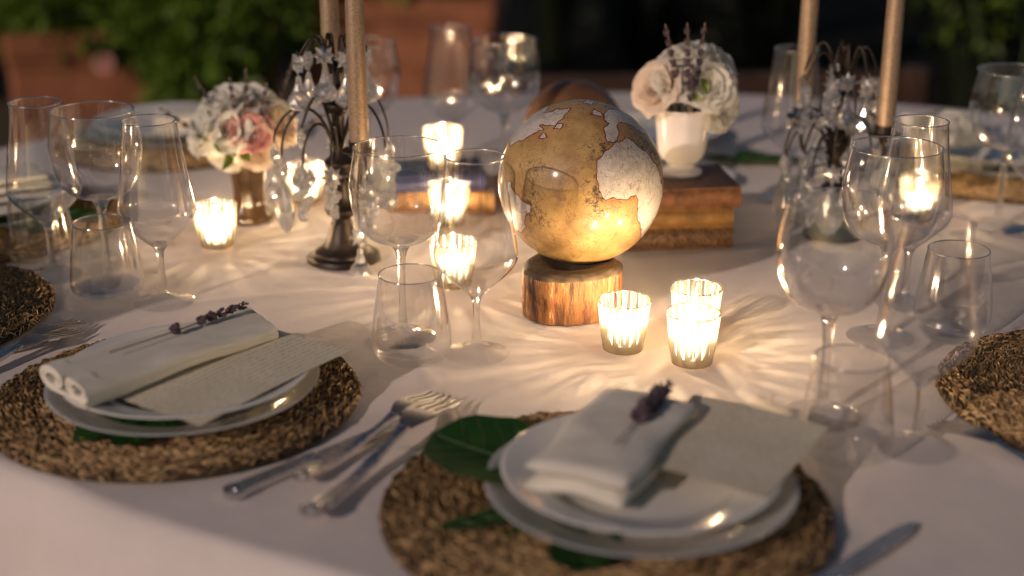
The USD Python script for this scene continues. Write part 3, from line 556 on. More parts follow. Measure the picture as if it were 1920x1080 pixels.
def wire(c, z0, ang, reach, rise, drop, r0=.006):
    d = np.array([math.cos(ang), math.sin(ang), 0])
    pts = [c + d * r0 + [0, 0, z0 - .006], c + d * (r0 + reach * .22) + [0, 0, z0 + rise * .62], c + d * (r0 + reach * .52) + [0, 0, z0 + rise], c + d * (r0 + reach * .85) + [0, 0, z0 + rise * .62], c + d * (r0 + reach) + [0, 0, z0 - drop]]
    P3 = np.array(pts); s = np.linspace(0, 1, 5); cs = CubicSpline(s, P3); return cs(np.linspace(0, 1, 22))
def candelabra(label, loc, base_r, upper, lower, cups, seed, step=True, hooks=()):
    t = thing('crystal_candelabra', label, 'candelabra', loc); O = np.zeros(3)
    b = base_r
    if step: pr = [(.0001, 0), (b, 0), (b * 1.0, .003), (b * .96, .0065), (b * .80, .0085), (b * .78, .012), (b * .62, .0155), (b * .50, .020), (b * .40, .032), (b * .30, .048)]
    else: pr = [(.0001, 0), (b, 0), (b * .99, .002), (b * .90, .006), (b * .62, .012), (b * .44, .022), (b * .32, .036), (b * .25, .048)]
    part(t, 'base', lathe(pr, 64), M['dark_iron'], 35)
    k = b * .28
    part(t, 'column', lathe(spl([(k, .046), (k * .9, .054), (k * 1.5, .060), (k * 1.65, .065), (k * 1.2, .071), (k * .95, .080), (k * .9, .10), (k * 1.1, .115), (k * 1.55, .124), (k * 1.1, .130), (k * .62, .142), (k * .55, .17), (k * .65, .182), (k * 1.25, .190), (k * 1.35, .196), (k * .75, .203), (k * .9, .211), (k * .35, .222), (k * .3, .245), (.0001, .250)], 90), 32), M['dark_iron'], 50)
    for q, (a, reach, z0, rise, drop, kind) in enumerate(upper + lower):
        a = math.radians(a); p = wire(O, z0, a, reach, rise, drop)
        part(t, 'arm', tube(p, np.linspace(.0024, .0014, len(p)), 7), M['dark_iron'], True); hang(t, p[-1], a, kind, seed + q)
    for (cx, cy, cz) in cups:
        a = math.atan2(cy, cx); R = math.hypot(cx, cy)
        p = CubicSpline([0, .35, .75, 1], [[0, 0, cz - .02], [cx * .35, cy * .35, cz - .045], [cx * .9, cy * .9, cz - .045], [cx, cy, cz - .012]])(np.linspace(0, 1, 20))
        part(t, 'candle_arm', tube(p, .0028, 8), M['dark_iron'], True)
        part(t, 'candle_cup', mv(lathe(spl([(.0001, -.014), (.005, -.012), (.0075, -.006), (.019, -.002), (.021, .001), (.0125, .0015), (.0128, .012), (.0118, .012), (.0112, .001), (.0001, 0)], 40), 32), (cx, cy, cz)), M['dark_iron'], 45)
    return t
AL = np.array([-.210, 1.737])
upL = [(200, .040, 0.239, 0.039, -0.024, 'pear'), (248, .022, 0.242, 0.041, -0.032, 'pear'), (300, .024, 0.240, 0.041, -0.030, 'pear'), (350, .032, 0.240, 0.039, -0.028, 'pear'), (150, .036, 0.239, 0.038, -0.021, 'pear'), (60, .034, 0.239, 0.038, -0.022, 'pear'), (110, .03, 0.239, 0.038, -0.022, 'chain')]
loL = [(205, .066, 0.152, .042, .012, 'big'), (232, .056, 0.142, .036, .012, 'bunch'), (185, .072, 0.154, .040, .004, 'pear'), (262, .034, 0.140, .034, .010, 'bunch'), (305, .060, 0.146, .030, .030, 'bunch'), (335, .058, 0.156, .044, .008, 'pear'), (20, .056, 0.159, .050, .012, 'bunch'), (100, .06, 0.154, .04, .01, 'pear'), (297, .052, 0.100, .015, .040, 'pear'), (218, .045, 0.159, .05, -.015, 'pear')]
candelabra('dark iron candelabra with stepped round base, hung with crystals, left of the globe', (*AL, TZ), .046, upL, loL, [(.030, -.052, .152), (-.012, .055, .20)], 100)
AR = np.array([.420, 1.838])
upR = [(195, .046, .196, .045, -.010, 'bunch'), (235, .028, .200, .050, -.018, 'bunch'), (270, .018, .202, .050, -.018, 'pear'), (310, .03, .20, .05, -.012, 'pear'), (345, .036, .2, .048, -.012, 'pear'), (30, .036, .2, .045, -.01, 'pear'), (90, .036, .2, .05, -.02, 'pear'), (150, .046, .2, .05, -.01, 'pear'), (215, .034, .17, .035, .0, 'pear'), (290, .026, .165, .04, .0, 'pear')]
loR = [(190, .066, .118, .052, .006, 'big'), (212, .052, .118, .045, .002, 'chain'), (228, .056, .100, .040, .010, 'bunch'), (250, .032, .115, .035, .010, 'big'), (282, .028, .12, .035, .005, 'pear'), (310, .046, .12, .04, .01, 'bunch'), (340, .052, .12, .045, .01, 'pear'), (20, .056, .12, .04, .005, 'bunch'), (100, .05, .12, .04, .01, 'pear'), (172, .060, .10, .05, .015, 'bunch'), (200, .048, .085, .03, .015, 'bunch')]
candelabra('bronze-dark candelabra with smooth round foot, dense crystal drops, right of the flowers', (*AR, TZ), .040, upR, loR, [(.050, -.030, .142), (-.042, .036, .150)], 300, False)
def taper(label, loc, L):
    t = thing('taper_candle', label, 'candle', loc, group=None)
    part(t, 'wax', lathe(spl([(.0001, 0), (.0112, 0), (.0114, .004), (.0092, L - .006), (.006, L - .001), (.0001, L)], 40), 40), M['gold_candle'], 50)
    part(t, 'wick', tube([(0, 0, L - .002), (.0005, 0, L + .005), (.001, 0, L + .010)], .0007, 6), M['wick'])
taper('sharp gold taper candle in front of the left candelabra column', (AL[0] + .030, AL[1] - .052, TZ + .1525), .27)
taper('gold taper candle behind the crystals of the left candelabra', (AL[0] - .012, AL[1] + .055, TZ + .2005), .25)
taper('gold taper candle on the right side of the right candelabra', (AR[0] + .050, AR[1] - .030, TZ + .1425), .27)
taper('gold taper candle on the rear left side of the right candelabra', (AR[0] - .042, AR[1] + .036, TZ + .1505), .27)

# ------------------------------------------------------------------ place settings
def mat_strands(R, seed):
    r = np.random.default_rng(seed); vs, fs = [], []; n0 = 0
    rows = np.arange(.010, R - .001, .0038)
    V = []; F = []
    for q in rows:
        cnt = max(6, int(2 * PI * q / .0033))
        for j in range(cnt):
            a = 2 * PI * (j + r.uniform(-.3, .3)) / cnt; rr = q + r.uniform(-.0025, .0025)
            L = r.uniform(.0090, .0165); w = r.uniform(.0006, .0010); yaw = a + PI / 2 + r.choice([-1, 1]) * r.uniform(.15, .6); lift = r.uniform(.0008, .0030)
            z0 = .0085 + r.uniform(-.001, .0012) - (.0030 if rr > R - .01 else 0)
            d = np.array([math.cos(yaw), math.sin(yaw)]); e = np.array([-d[1], d[0]]); c = np.array([rr * math.cos(a), rr * math.sin(a)])
            for s, hz in ((-1, -.002), (-.4, lift * .8), (.35, lift), (1, -.0018)):
                for k, (o, dz) in enumerate(((-1, -.0008), (0, .0009), (1, -.0008))):
                    p = c + d * s * L * .5 + e * o * w; V.append((p[0], p[1], z0 + hz + dz))
            for i in range(3):
                for k in range(2):
                    b = n0 + i * 3 + k; F.append((b, b + 1, b + 4)); F.append((b, b + 4, b + 3))
            n0 += 12
    return trimesh.Trimesh(np.array(V), np.array(F)[:, ::-1], process=False)
pm = None
def placemat(x, y, label, rz, s=1.):
    global pm
    loc = (x, y, TZ); g = 'round woven seagrass placemats'
    if pm is None:
        pm = thing('placemat', label, 'placemat', loc, (0, 0, rz), g, s)
        part(pm, 'mat_base', lathe([(.0001, 0), (.174, 0), (.177, .002), (.176, .0055), (.172, .0078), (.0001, .0085)], 90), M['seagrass_base'], 40)
        toned(pm, 'woven_strands', mat_strands(.178, 4), M['seagrass'], 12, 'stuff')
    else: copy(pm, 'placemat', label, 'placemat', loc, (0, 0, rz), g, s)
placemat(-.325, 1.302, 'round seagrass placemat under the left plate with the rolled napkin', 10)
placemat(.077, 1.078, 'round seagrass placemat under the nearest plate and green leaf', 70, 1.05)
placemat(.594, 1.302, 'seagrass placemat cut by the right picture edge, beside the tumblers', 130)
placemat(-.695, 1.535, 'seagrass placemat cut by the left picture edge, beside the upright fork', 200)
placemat(-.700, 1.880, 'shaded seagrass placemat behind the left glass cluster', 250)
placemat(.735, 2.150, 'far seagrass placemat at right, under the folded menu', 300)
placemat(-.560, 2.320, 'far seagrass placemat left of the pink bouquet', 20)
def plate_mesh(R, h=.018):
    w = .0022
    out = spl([(.0001, .0), (R * .60, 0), (R * .64, .002), (R * .70, .006), (R * .80, .0105), (R * .97, h - .0018), (R, h - .0004)], 40); inn = spl([(R, h - .0004), (R * .992, h + .0008), (R * .95, h - .0004), (R * .80, .0105 + w), (R * .70, .0072 + w), (R * .63, .0042), (R * .5, .0028), (.0001, .0026)], 44)
    return lathe(np.vstack([out, inn[1:]]), 96)
pl, gp = None, None
def plate(x, y, z, label, s=1., tilt=(0, 0, 0)):
    global pl
    if pl is None:
        pl = thing('dinner_plate', label, 'plate', (x, y, TZ + z), tilt, 'white porcelain plates', s); part(pl, 'plate_body', plate_mesh(.118), M['porcelain'], 60)
    else: copy(pl, 'dinner_plate', label, 'plate', (x, y, TZ + z), tilt, 'white porcelain plates', s)
def glass_plate(x, y, z, label, s=1., tilt=(0, 0, 0)):
    global gp
    if gp is None:
        gp = thing('glass_charger', label, 'plate', (x, y, TZ + z), tilt, 'clear glass charger plates', s)
        part(gp, 'plate_body', plate_mesh(.128, .019), M['charger_glass'], 60)
    else: copy(gp, 'glass_charger', label, 'plate', (x, y, TZ + z), tilt, 'clear glass charger plates', s)
mat('charger_glass', {'t': ('transparent_bsdf', {'color': (.95, .96, .96)}), 'd': ('principled_bsdf', {'base_color': (.74, .74, .72), 'roughness': .06, 'specular_ior_level': .7}), 'm': ('mix_closure', {'fac': .55})}, [('t.BSDF', 'm.closure1'), ('d.BSDF', 'm.closure2')], 'm.closure')
simple('pale_glaze', (.70, .71, .70), rough=.06, spec=.6)
Z0 = .0118
glass_plate(-.312, 1.286, Z0, 'clear glass charger plate with bright rim on the left placemat')
plate(-.309, 1.284, Z0 + .0135, 'white plate under the rolled napkin and letter on the left')
glass_plate(.105, 1.078, Z0, 'clear glass charger plate on the nearest placemat')
plate(.105, 1.078, Z0 + .0135, 'white plate under the folded napkin, nearest the camera', .97)
glass_plate(-.715, 1.885, Z0, 'glass charger at the left picture edge behind the glasses')
plate(-.715, 1.885, Z0 + .0135, 'white plate at the left picture edge in shadow')
glass_plate(.735, 2.145, Z0, 'glass charger with a bright white rim glint at the far right')
plate(.730, 2.160, Z0 + .0135, 'white plate under the far right menu')
glass_plate(-.555, 2.320, Z0, 'glass charger left of the pink bouquet')
plate(-.555, 2.325, Z0 + .0135, 'white plate under the far left napkin')
plate(.255, 2.09, .002, 'white side plate behind the book stack under the white vase', .62)
plate(.225, 2.36, .002, 'white plate behind the white bouquet at the far table edge', 1.0)

# big palmate leaf under the plate
def lobe(L, W, k, blunt=6, neck=.45):
    nv, nu = 18, 4; pts = []
    for t in np.linspace(0, 1, nv):
        w = W * .5 * (neck + (1 - neck) * min(1, t * 1.5)) * max(0., 1 - t ** blunt) ** .5 * (1 + .03 * math.sin(t * 30 + k))
        for u in np.linspace(-1, 1, 2 * nu + 1): pts.append((t * L, u * w, .005 * math.sin(t * 4 + k) + abs(u) * w * .12 + .010 * t * t * math.sin(k * 2.1) + (.026 * t * t if W > .12 else 0)))
    return trimesh.Trimesh(pts, grid_faces(nv, 2 * nu + 1), process=False)
def leaf(label, loc, rz, lobes):
    t = thing('aralia_leaf', label, 'leaf', loc, (0, 0, rz))
    for k, (a, L, W) in enumerate(lobes):
        lb = part(t, 'lobe', mv(lobe(L, W, k), (0, 0, .0008 * k), math.radians(a)), M['plate_leaf'], True)
        up = lambda q: .005 * math.sin(q * 4 + k) + .010 * q * q * math.sin(k * 2.1) + (.026 * q * q if W > .12 else 0) + .0006
        veins = [tube([(q * L, 0, up(q)) for q in np.linspace(.05, .97, 10)], np.linspace(.0014, .0006, 10), 6)]
        for q in np.linspace(.3, .8, 5):
            for sg in (-1, 1): veins.append(tube([(q * L, 0, up(q)), (q * L + .12 * W, sg * W * .2, up(q + .1 * W / L) + W * .022), (q * L + .3 * W, sg * W * .4, up(min(1, q + .28 * W / L)) + W * .045)], [.0008, .0006, .0003], 5))
        part(lb, 'midrib', mv(cat_(veins), (0, 0, .0008 * k), math.radians(a)), M['leaf_vein'], True)
    part(t, 'leaf_stalk', tube([(0, 0, .002), (.06, .0, .0015)], .0016, 6), M['stem_green'])
leaf('large glossy green leaf with blunt lobes under the nearest plate', (.075, 1.080, TZ + .0155), 0, [(154, .160, .125), (207, .150, .028), (232, .142, .060), (258, .138, .058), (120, .11, .06)])
leaf('dark green leaf just showing under the left plate', (-.285, 1.285, TZ + .0150), 0, [(222, .145, .05), (243, .14, .045), (200, .13, .05)])
leaf('dark leaf tip under the shaded plate at the left edge', (-.70, 1.88, TZ + .0150), 0, [(-5, .16, .06), (-40, .15, .05), (25, .14, .05)])
leaf('dark leaf on the cloth right of the white vase', (.345, 2.18, TZ + .006), 0, [(60, .10, .04), (10, .10, .05), (110, .09, .04)])

# letters
def letter(label, loc, rz, w, h, seed, tilt=0.):
    n = 14; x, y = np.meshgrid(np.linspace(-w / 2, w / 2, n), np.linspace(-h / 2, h / 2, n), indexing='ij')
    z = .004 * np.sin(x / w * 2.2 + seed) + .003 * (y / h) ** 2 + tilt * x
    v = np.stack([x, y, z], -1).reshape(-1, 3); v2 = v - [0, 0, .0004]; f = grid_faces(n, n)
    t = thing('letter', label, 'paper', loc, (0, 0, rz)); part(t, 'sheet', trimesh.Trimesh(np.vstack([v, v2]), np.vstack([f[:, ::-1] if False else f[:, ::-1], f + n * n]), process=False), M['letter_paper'], False)
letter('handwritten letter sheet sticking out from under the rolled napkin', (-.272, 1.282, TZ + .0400), 55, .20, .145, 1., 0.)
letter('handwritten letter sheet right of the folded napkin on the nearest plate', (.180, 1.112, TZ + .0440), -30, .125, .150, 2.)

# napkins
def scroll(L, W, H, seed):
    """napkin rolled from both ends towards the middle: double spiral cross-section swept along x"""
    def spiral(sign):
        t = np.linspace(0, 2 * PI * 1.9, 60); s = 1 - .55 * t / t[-1]
        return np.stack([sign * (W * .25 + W * .25 * s * np.cos(t - PI / 2 if sign > 0 else t - PI / 2)), H / 2 * s * np.sin(t - PI / 2)], 1)
    r_, l_ = spiral(1), spiral(-1)
    line = np.vstack([l_[::-1], [[-W * .2, -H / 2 * .98], [0, -H / 2 * .96], [W * .2, -H / 2 * .98]], r_])
    poly = LineString(line).buffer(.0021, quad_segs=3).buffer(0)
    return poly
def napkin_roll(label, loc, rz):
    t = thing('rolled_napkin', label, 'napkin', loc, (0, 0, rz)); W, H, L = .090, .027, .222
    # outer wrap: flattened roll with slightly sagging top
    n, m = 64, 40; a = np.linspace(0, 2 * PI, n, endpoint=False); x = np.linspace(-L / 2, L / 2, m); vs = []
    e = 2 / 3.2
    for q in x:
        taper_ = 1 - .16 * (q / L + .5) ; cw = W / 2 * taper_; ch = H / 2 * (1 - .35 * (q / L + .5))
        yy = cw * np.sign(np.cos(a)) * np.abs(np.cos(a)) ** e; zz = ch * np.sign(np.sin(a)) * np.abs(np.sin(a)) ** e
        wob = (meshkit.fbm(np.stack([np.full(n, q * 14), yy * 30, zz * 30], -1), 3, 5) - .5) * .010
        sag = -.0012 * np.exp(-(yy / (W * .22)) ** 2) * (zz > 0)
        vs.append(np.stack([np.full(n, q) + .006 * np.sin(yy * 40), yy, zz + ch + wob + sag + .003 * np.sin(q * 12)], -1))
    part(t, 'outer_fold', trimesh.Trimesh(np.vstack(vs), grid_faces(m, n, True)[:, ::-1] if False else grid_faces(m, n, True), process=False), M['napkin_linen'], True)
    poly = scroll(.03, W * .88, H * .80, 0)
    core = trimesh.creation.extrude_polygon(poly, .016, engine='earcut'); core.apply_transform(np.array([[0, 0, 1, -L / 2 - .001], [1, 0, 0, 0], [0, 1, 0, H / 2], [0, 0, 0, 1.0]]))
    part(t, 'rolled_end', core, M['napkin_linen'], 60)
napkin_roll('cream linen napkin rolled lengthwise on the left plate', (-.330, 1.302, TZ + .0405), 48)
def sprig(label, loc, rz, L, head, seed, thick):
    t = thing('lavender_sprig', label, 'lavender', loc, (0, 0, rz)); s, f = lavender(L, head, seed, thick); R = rot(PI / 2, [0, 1, 0]); part(t, 'stem', mv(s, R=R), M['dry_stem']); part(t, 'flower_head', mv(f, R=R), M['lavender_floret'])
    b = lavender(.012, .01, seed + 5, thick * 1.1)[1]; part(t, 'lower_florets', mv(b, (L * .42, 0, 0), R=R), M['lavender_floret'])
sprig('dried lavender sprig lying on the rolled napkin', (-.372, 1.256, TZ + .0690), 51, .170, .066, 3, .0030)
def napkin_fold(label, loc, rz, L, W, H, layers, seed, droop=.0, rx=0):
    t = thing('folded_napkin', label, 'napkin', loc, (rx, 0, rz))
    r = np.random.default_rng(seed)
    for k in range(layers):
        h = H / layers * 1.05; l, w = L * (1 - .02 * k) * r.uniform(.97, 1.0), W * r.uniform(.94, 1.0); n, m = 44, 30
        a = np.linspace(0, 2 * PI, n, endpoint=False); vs = []
        for q in np.linspace(-1, 1, m):
            e = 1 / 3.; end = (1 - abs(q) ** 14) ** .5 if abs(q) < 1 else 0.02
            yy = w / 2 * np.sign(np.cos(a)) * np.abs(np.cos(a)) ** (2 * e); zz = h / 2 * end * np.sign(np.sin(a)) * np.abs(np.sin(a)) ** .7
            x = np.full(n, q * l / 2); nz = (meshkit.fbm(np.stack([x * 16, yy * 16, 0 * x + k * .3], -1), 3, 2) - .5) * .016
            vs.append(np.stack([x + r.uniform(-.0006, .0006), yy + .002 * math.sin(q * 5 + k), zz + h * (k + .5) + nz - droop * (q * .5 + .5) ** 2], -1))
        part(t, 'linen_layer', trimesh.Trimesh(np.vstack(vs), grid_faces(m, n, True), process=False), M['napkin_linen'], True)
    return t
napkin_fold('thick folded off-white napkin lying across the nearest plate', (.086, 1.106, TZ + .0330), 65, .180, .086, .029, 2, 11)
sprig('dark lavender sprig on the folded napkin nearest the camera', (.082, 1.062, TZ + .0685), 66, .134, .070, 7, .0050)
napkin_fold('grey-white napkin standing up at the far right, before black shrubs', (.655, 2.150, TZ + .0420), 14, .125, .11, .016, 2, 12, 0, 42)
napkin_fold('folded napkin at the far left behind the pink bouquet', (-.50, 2.30, TZ + .0330), 8, .14, .10, .030, 2, 13)
napkin_fold('shaded napkin at the left picture edge', (-.71, 1.90, TZ + .0330), 30, .17, .09, .03, 3, 14)
napkin_fold('pale napkin on the right placemat at the picture edge', (.640, 1.37, TZ + .0118), 60, .15, .09, .022, 2, 15)

# cutlery
def flat(poly, th, zf, step=.006):
    m = trimesh.creation.extrude_polygon(poly, th, engine='earcut'); v, f = trimesh.remesh.subdivide_to_size(m.vertices, m.faces, step); v = np.array(v)
    y = v[:, 1]; top = v[:, 2] > th * .5
    v[:, 2] += zf(y) ; return trimesh.Trimesh(v, f, process=True)
def handle_poly(y0, y1):
    s = np.linspace(0, 1, 40); w = .0036 + .0022 * s ** 2 + .0024 * np.exp(-((s - .93) / .05) ** 2) + .0010 * np.exp(-((s - .75) / .03) ** 2) + .0008 * np.exp(-((s - .12) / .03) ** 2)
    w *= np.sqrt(np.clip((1 - s) / .03, 0.02, 1)); y = y0 + (y1 - y0) * s
    return Polygon(list(zip(w, y)) + list(zip(-w[::-1], y[::-1])))
def build_fork(t):
    arch = lambda y: .0035 + .010 * np.exp(-((y - .055) / .035) ** 2) + .004 * np.clip((y - .12) / .08, -.6, 1) ** 2 + .004 * np.exp(-((y - .105) / .03) ** 2)
    head = Polygon([(0, .074)] + [(.0035 + .0088 * math.sin(PI / 2 * min(1, q * 1.15)) if q < 1 else .0122, .074 - .030 * q) for q in np.linspace(.05, 1, 14)] + [(-.0122, .044)] + [(-(.0035 + .0088 * math.sin(PI / 2 * min(1, q * 1.15))), .074 - .030 * q) for q in np.linspace(1, .05, 14)]).buffer(0)
    part(t, 'fork_head', flat(head.buffer(.0005), .0020, arch), M['dull_silver'], 40)
    for k in range(4):
        x = -.0105 + .007 * k
        part(t, 'tine', flat(Polygon([(x - .0017, .0445), (x - .0013, .010), (x - .0005, .001), (x + .0005, .001), (x + .0013, .010), (x + .0017, .0445)]), .0019, arch), M['dull_silver'], 40)
    part(t, 'neck', flat(Polygon([(-.0040, .073), (-.0028, .09), (-.0032, .112), (.0032, .112), (.0028, .09), (.0040, .073)]), .0030, arch), M['silver'], 40)
    h = flat(handle_poly(.1115, .205), .0038, arch, .004); part(t, 'handle', h, M['silver'], 40)
    part(t, 'handle_scroll', mv(lathe(spl([(.0001, -.0016), (.0038, -.0008), (.0046, .0008), (.0001, .0020)], 12), 20), (0, .196, float(arch(np.array([.196]))[0]) + .0042)), M['silver'], True)
def build_knife(t):
    arch = lambda y: .0030 + 0 * y
    blade = Polygon([(-.0078, .118), (-.0085, .08), (-.0088, .04), (-.0070, .018), (-.0030, .004), (.0028, .0), (.0068, .012), (.0078, .04), (.0074, .118)])
    part(t, 'blade', flat(blade.buffer(.0004), .0016, arch), M['silver'], 40)
    part(t, 'bolster', mv(rbox(.0155, .012, .0068, .002), (0, .121, .0044)), M['silver'], 40)
    s = np.linspace(0, 1, 30); w = .0062 + .0020 * s + .0022 * np.exp(-((s - .9) / .06) ** 2); yy = .125 + .098 * s; w *= np.sqrt(np.clip((1 - s) / .04, .02, 1))
    part(t, 'handle', flat(Polygon(list(zip(w, yy)) + list(zip(-w[::-1], yy[::-1]))).buffer(.0008), .0066, lambda y: .0008 + 0 * y, .004), M['silver'], 40)
    part(t, 'handle_scroll', mv(lathe(spl([(.0001, -.0016), (.0046, -.0008), (.0056, .0008), (.0001, .0022)], 12), 20), (0, .211, .0078)), M['silver'], True)
_cp = {}
def cutlery(kind, tip, end, label):
    """tip and end: where the two ends lie on the cloth"""
    d = np.array(end) - np.array(tip); rz = math.degrees(math.atan2(d[1], d[0])) - 90; s = np.hypot(*d) / (.205 if kind == 'fork' else .223)
    nm, g = ('silver_fork', 'silver forks') if kind == 'fork' else ('silver_knife', 'silver knives')
    loc = (tip[0], tip[1], TZ - .001)
    if kind not in _cp:
        _cp[kind] = thing(nm, label, kind, loc, (0, 0, rz), g, s); (build_fork if kind == 'fork' else build_knife)(_cp[kind])
    else: copy(_cp[kind], nm, label, kind, loc, (0, 0, rz), g, s)
cutlery('knife', (-.098, 1.255), (-.240, 1.101), 'silver knife with ornate handle right of the left placemat')
cutlery('fork', (-.068, 1.306), (-.182, 1.118), 'left fork of the pair beside the green leaf')
cutlery('fork', (-.058, 1.290), (-.166, 1.052), 'right fork of the pair, nearest the green leaf')
cutlery('fork', (-.472, 1.505), (-.560, 1.320), 'upper silver fork at the left picture edge casting a long shadow')
cutlery('fork', (-.470, 1.475), (-.578, 1.290), 'lower silver fork at the left picture edge, partly behind the rolled napkin')
cutlery('knife', (-.493, 1.454), (-.640, 1.350), 'silver knife at the left picture edge beside the cut-off placemat')
cutlery('knife', (.325, 1.052), (.170, .900), 'silver knife cut by the bottom picture edge at right')
cutlery('fork', (.391, 1.240), (.500, 1.08), 'silver fork at the right edge below the right placemat')
cutlery('knife', (.420, 1.262), (.560, 1.10), 'silver knife at the right edge, close under the right placemat')

# ------------------------------------------------------------------ chairs
def chair(label, loc, rz, H=1.0):
    t = thing('wooden_chair', label, 'chair', loc, (0, 0, rz), 'wooden chairs around the table'); w = M['wood_chair']
    part(t, 'seat', mv(rbox(.43, .42, .03, .008), (0, 0, .455)), w, 40)
    for sx in (-1, 1):
        part(t, 'leg', tube([(sx * .19, -.18, 0), (sx * .185, -.175, .44)], [.016, .02], 10), w, 40)
        part(t, 'leg', tube([(sx * .19, .21, 0), (sx * .19, .18, .45), (sx * .195, .20, .75), (sx * .20, .235, H - .02)], [.016, .02, .018, .015], 10), w, 40)
    part(t, 'top_rail', tube([(-.21, .235, H - .045), (-.1, .252, H - .04), (0, .258, H - .035), (.1, .252, H - .04), (.21, .235, H - .045)], .028, 10), w, 40)
    for k in range(5): part(t, 'back_slat', tube([(-.13 + .065 * k, .185, .47), (-.13 + .065 * k, .205, .7), (-.13 + .065 * k, .245, H - .05)], .011, 8), w, 40)
    part(t, 'cross_rail', tube([(-.19, .2, .56), (.19, .2, .56)], .013, 8), w, 40)
    return t
simple('dark_wood', (.055, .028, .016), rough=.55, noise=14, var=.35)
def bench(label, loc, rz):
    t = thing('garden_bench', label, 'bench', loc, (0, 0, rz)); w = M['dark_wood']; W = 1.1
    for k in range(4): part(t, 'seat_slat', mv(rbox(W, .085, .022, .004), (0, -.15 + .1 * k, .42)), w, 40)
    for k in range(2): part(t, 'back_slat', mv(rbox(W, .022, .075, .004), (0, .245, .51 + .10 * k)), w, 40)
    for sx in (-1, 1):
        part(t, 'leg', mv(rbox(.05, .05, .405, .005), (sx * (W / 2 - .05), -.15, .2045)), w, 40); part(t, 'leg', mv(rbox(.05, .05, .66, .005), (sx * (W / 2 - .05), .218, .33)), w, 40)
bench('low dark wooden bench beyond the table, behind the white bouquet', (.46, 3.15, .006), 4)
def padded_chair(label, loc, rz, H):
    t = thing('padded_chair', label, 'chair', loc, (0, 0, rz)); w = M['dark_wood']
    part(t, 'seat', mv(rbox(.43, .42, .06, .02), (0, 0, .45)), M['napkin_linen'], 40)
    for sx in (-1, 1):
        part(t, 'leg', tube([(sx * .19, -.18, 0), (sx * .185, -.175, .43)], [.016, .02], 10), w, 40); part(t, 'leg', tube([(sx * .19, .21, 0), (sx * .19, .19, .44), (sx * .19, .215, .62)], [.016, .02, .018], 10), w, 40)
    part(t, 'backrest', mv(rbox(.45, .05, H - .50, .022), (0, .225, .5 + (H - .5) / 2)), M['napkin_linen'], 40)
padded_chair('tall padded dining chair standing left of the table, shading its left edge', (-1.02, 1.21, .006), 139.5, 1.14)

# ------------------------------------------------------------------ planters and garden plants
def bush_mesh(c, s, n, leaf_len, seed, droop=.3):
    r = np.random.default_rng(seed); V, F = [], []; k = 0
    while k < n:
        p = r.normal(size=3); p /= np.linalg.norm(p); rad = r.uniform(.35, 1) ** .5; q = p * rad
        if meshkit.noise((q * 2.6 + seed)[None], seed)[0] < .38: continue
        b = np.array(c) + q * np.array(s); L = leaf_len * r.uniform(.6, 1.25); W = L * .55
        d = p + r.normal(size=3) * .6 + [0, 0, -droop]; d /= np.linalg.norm(d); e = np.cross(d, r.normal(size=3)); e /= np.linalg.norm(e); nn = np.cross(d, e)
        V += [b, b + d * L * .5 + e * W * .5 + nn * L * .08, b + d * L - nn * L * .1, b + d * L * .5 - e * W * .5 + nn * L * .08]
        F += [(4 * k, 4 * k + 1, 4 * k + 2), (4 * k, 4 * k + 2, 4 * k + 3)]; k += 1
    return trimesh.Trimesh(np.array(V), F, process=False)
def planter(label, loc, rz, sx, sy, sz):
    t = thing('terracotta_planter', label, 'planter', loc, (0, 0, rz)); w = .035
    def ringbox(ox, oy, z0, z1, wall):
        p = Polygon([(-ox / 2, -oy / 2), (ox / 2, -oy / 2), (ox / 2, oy / 2), (-ox / 2, oy / 2)]).buffer(.012); return mv(trimesh.creation.extrude_polygon(p.difference(p.buffer(-wall)), z1 - z0, engine='earcut'), (0, 0, z0))
    part(t, 'box', ringbox(sx - .03, sy - .03, 0, sz - .07, .035), M['terracotta'], 40)
    part(t, 'rim', ringbox(sx, sy, sz - .068, sz, .045), M['terracotta'], 40)
    part(t, 'moulding', ringbox(sx - .012, sy - .012, sz - .105, sz - .08, .03), M['terracotta'], 40)
    part(t, 'soil', mv(rbox(sx - .06, sy - .06, .03, .005), (0, 0, sz - .05)), M['soil'])
    return t
planter('long terracotta box planter at the upper left', (-1.20, 4.72, .006), 20, .82, .42, .56)
def plant(name, label, cat, loc, foliage, m, stems):
    t = thing(name, label, cat, loc); toned(t, 'foliage', foliage, M[m], 4)
    for s in stems: part(t, 'stem', tube(spl(s, 8), .008, 6), M['stem_green'], True)
    return t
F1 = cat_([bush_mesh((-.20, 0, .16), (.36, .26, .24), 1500, .055, 1), bush_mesh((.20, -.05, .14), (.34, .30, .26), 1500, .055, 2), bush_mesh((.20, -.26, -.10), (.13, .12, .26), 700, .05, 3), bush_mesh((.30, -.18, -.12), (.14, .14, .28), 600, .05, 6), bush_mesh((.0, 0, .42), (.5, .25, .25), 1200, .06, 4), bush_mesh((-.1, -.16, .06), (.42, .14, .14), 1200, .06, 14), bush_mesh((.27, -.27, -.05), (.14, .12, .24), 700, .055, 15), bush_mesh((.45, .0, .12), (.2, .3, .24), 900, .055, 16)])
plant('planter_shrub', 'bright green leafy plant spilling over the left terracotta planter', 'plant', (-1.20, 4.72, .53), F1, 'bush_leaf', [[(-.2, 0, 0), (-.22, .02, .2), (-.2, 0, .4)], [(.2, 0, 0), (.2, -.05, .2), (.24, -.05, .4)], [(.0, 0, 0), (.0, .02, .3), (.03, 0, .55)]])
rose = thing('red_blossom', 'small red blossom hanging over the left planter rim', 'flower', (-1.235, 4.42, .475)); part(rose, 'bloom', mv(bloom(.026, 77, 3), R=aim((0, -1, .4))), M['pink_petal'], True); part(rose, 'stem', tube([(0, 0, 0), (.0, .06, .05), (0, .12, .09)], .003, 5), M['stem_green'])
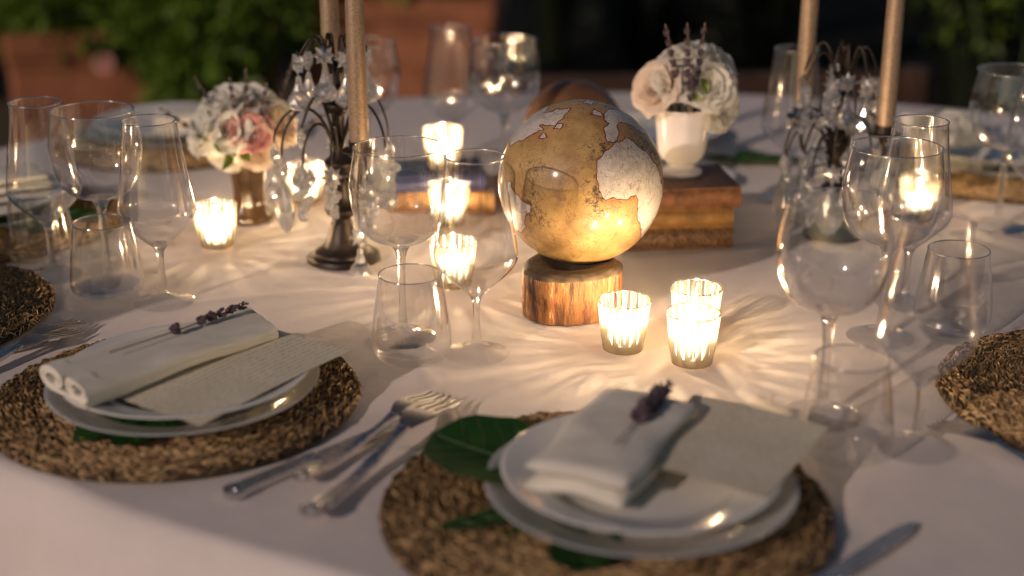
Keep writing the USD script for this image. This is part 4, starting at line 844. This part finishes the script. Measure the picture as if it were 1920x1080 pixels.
planter('square terracotta planter behind the far glasses', (-.345, 4.92, .006), -4, .60, .50, .63)
plant('planter_shrub', 'green plant growing in the middle terracotta planter', 'plant', (-.345, 4.92, .60), cat_([bush_mesh((0, 0, .14), (.34, .28, .20), 1500, .06, 9), bush_mesh((0, 0, .35), (.4, .3, .2), 900, .06, 10)]), 'bush_leaf', [[(-.1, 0, 0), (-.12, 0, .2), (-.1, .05, .4)], [(.1, 0, 0), (.12, .02, .2), (.15, 0, .4)]])
# dark garden plants beyond the terrace
def tuft(n, L, seed, spread=.5):
    r = np.random.default_rng(seed); out = []
    for k in range(n):
        a = r.uniform(0, 2 * PI); l = L * r.uniform(.6, 1.1); w = .022 * r.uniform(.7, 1.3); sp = spread * r.uniform(.3, 1); pts = []
        for t in np.linspace(0, 1, 7):
            rr = .05 + sp * l * t ** 1.8; z = l * (t - .35 * sp * t ** 3)
            for u in (-1, 1): pts.append((rr * math.cos(a) - u * w * (1 - t) ** .6 * math.sin(a), rr * math.sin(a) + u * w * (1 - t) ** .6 * math.cos(a), z))
        out.append(trimesh.Trimesh(pts, grid_faces(7, 2), process=False))
    return cat_(out)
for k, (x, y, L) in enumerate([(.55, 5.9, .8), (1.1, 6.3, .9), (1.75, 5.6, .9), (2.2, 6.6, 1.0), (.2, 7.0, .8)]):
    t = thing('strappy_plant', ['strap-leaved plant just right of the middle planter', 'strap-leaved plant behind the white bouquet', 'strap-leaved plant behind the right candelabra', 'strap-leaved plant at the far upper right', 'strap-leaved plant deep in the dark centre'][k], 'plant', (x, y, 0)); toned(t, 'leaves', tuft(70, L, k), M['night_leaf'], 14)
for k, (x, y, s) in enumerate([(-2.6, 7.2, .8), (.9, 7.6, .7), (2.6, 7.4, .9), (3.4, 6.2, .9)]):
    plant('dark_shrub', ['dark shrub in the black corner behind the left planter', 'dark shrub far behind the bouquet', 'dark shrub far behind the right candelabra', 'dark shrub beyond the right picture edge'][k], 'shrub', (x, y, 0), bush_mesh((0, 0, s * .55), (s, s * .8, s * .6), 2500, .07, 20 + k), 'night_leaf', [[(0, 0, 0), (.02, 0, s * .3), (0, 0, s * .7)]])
plant('lime_shrub', 'lit yellow-green shrub tips in the top right corner', 'shrub', (1.80, 5.2, 0), cat_([bush_mesh((0.10, 0, .66), (.16, .16, .10), 160, .05, 31), bush_mesh((-.18, 0, .52), (.2, .2, .14), 90, .05, 32)]), 'lime_leaf', [[(0, 0, 0), (.04, 0, .4), (.1, 0, .7)], [(0, 0, 0), (-.1, 0, .3), (-.18, 0, .55)]])
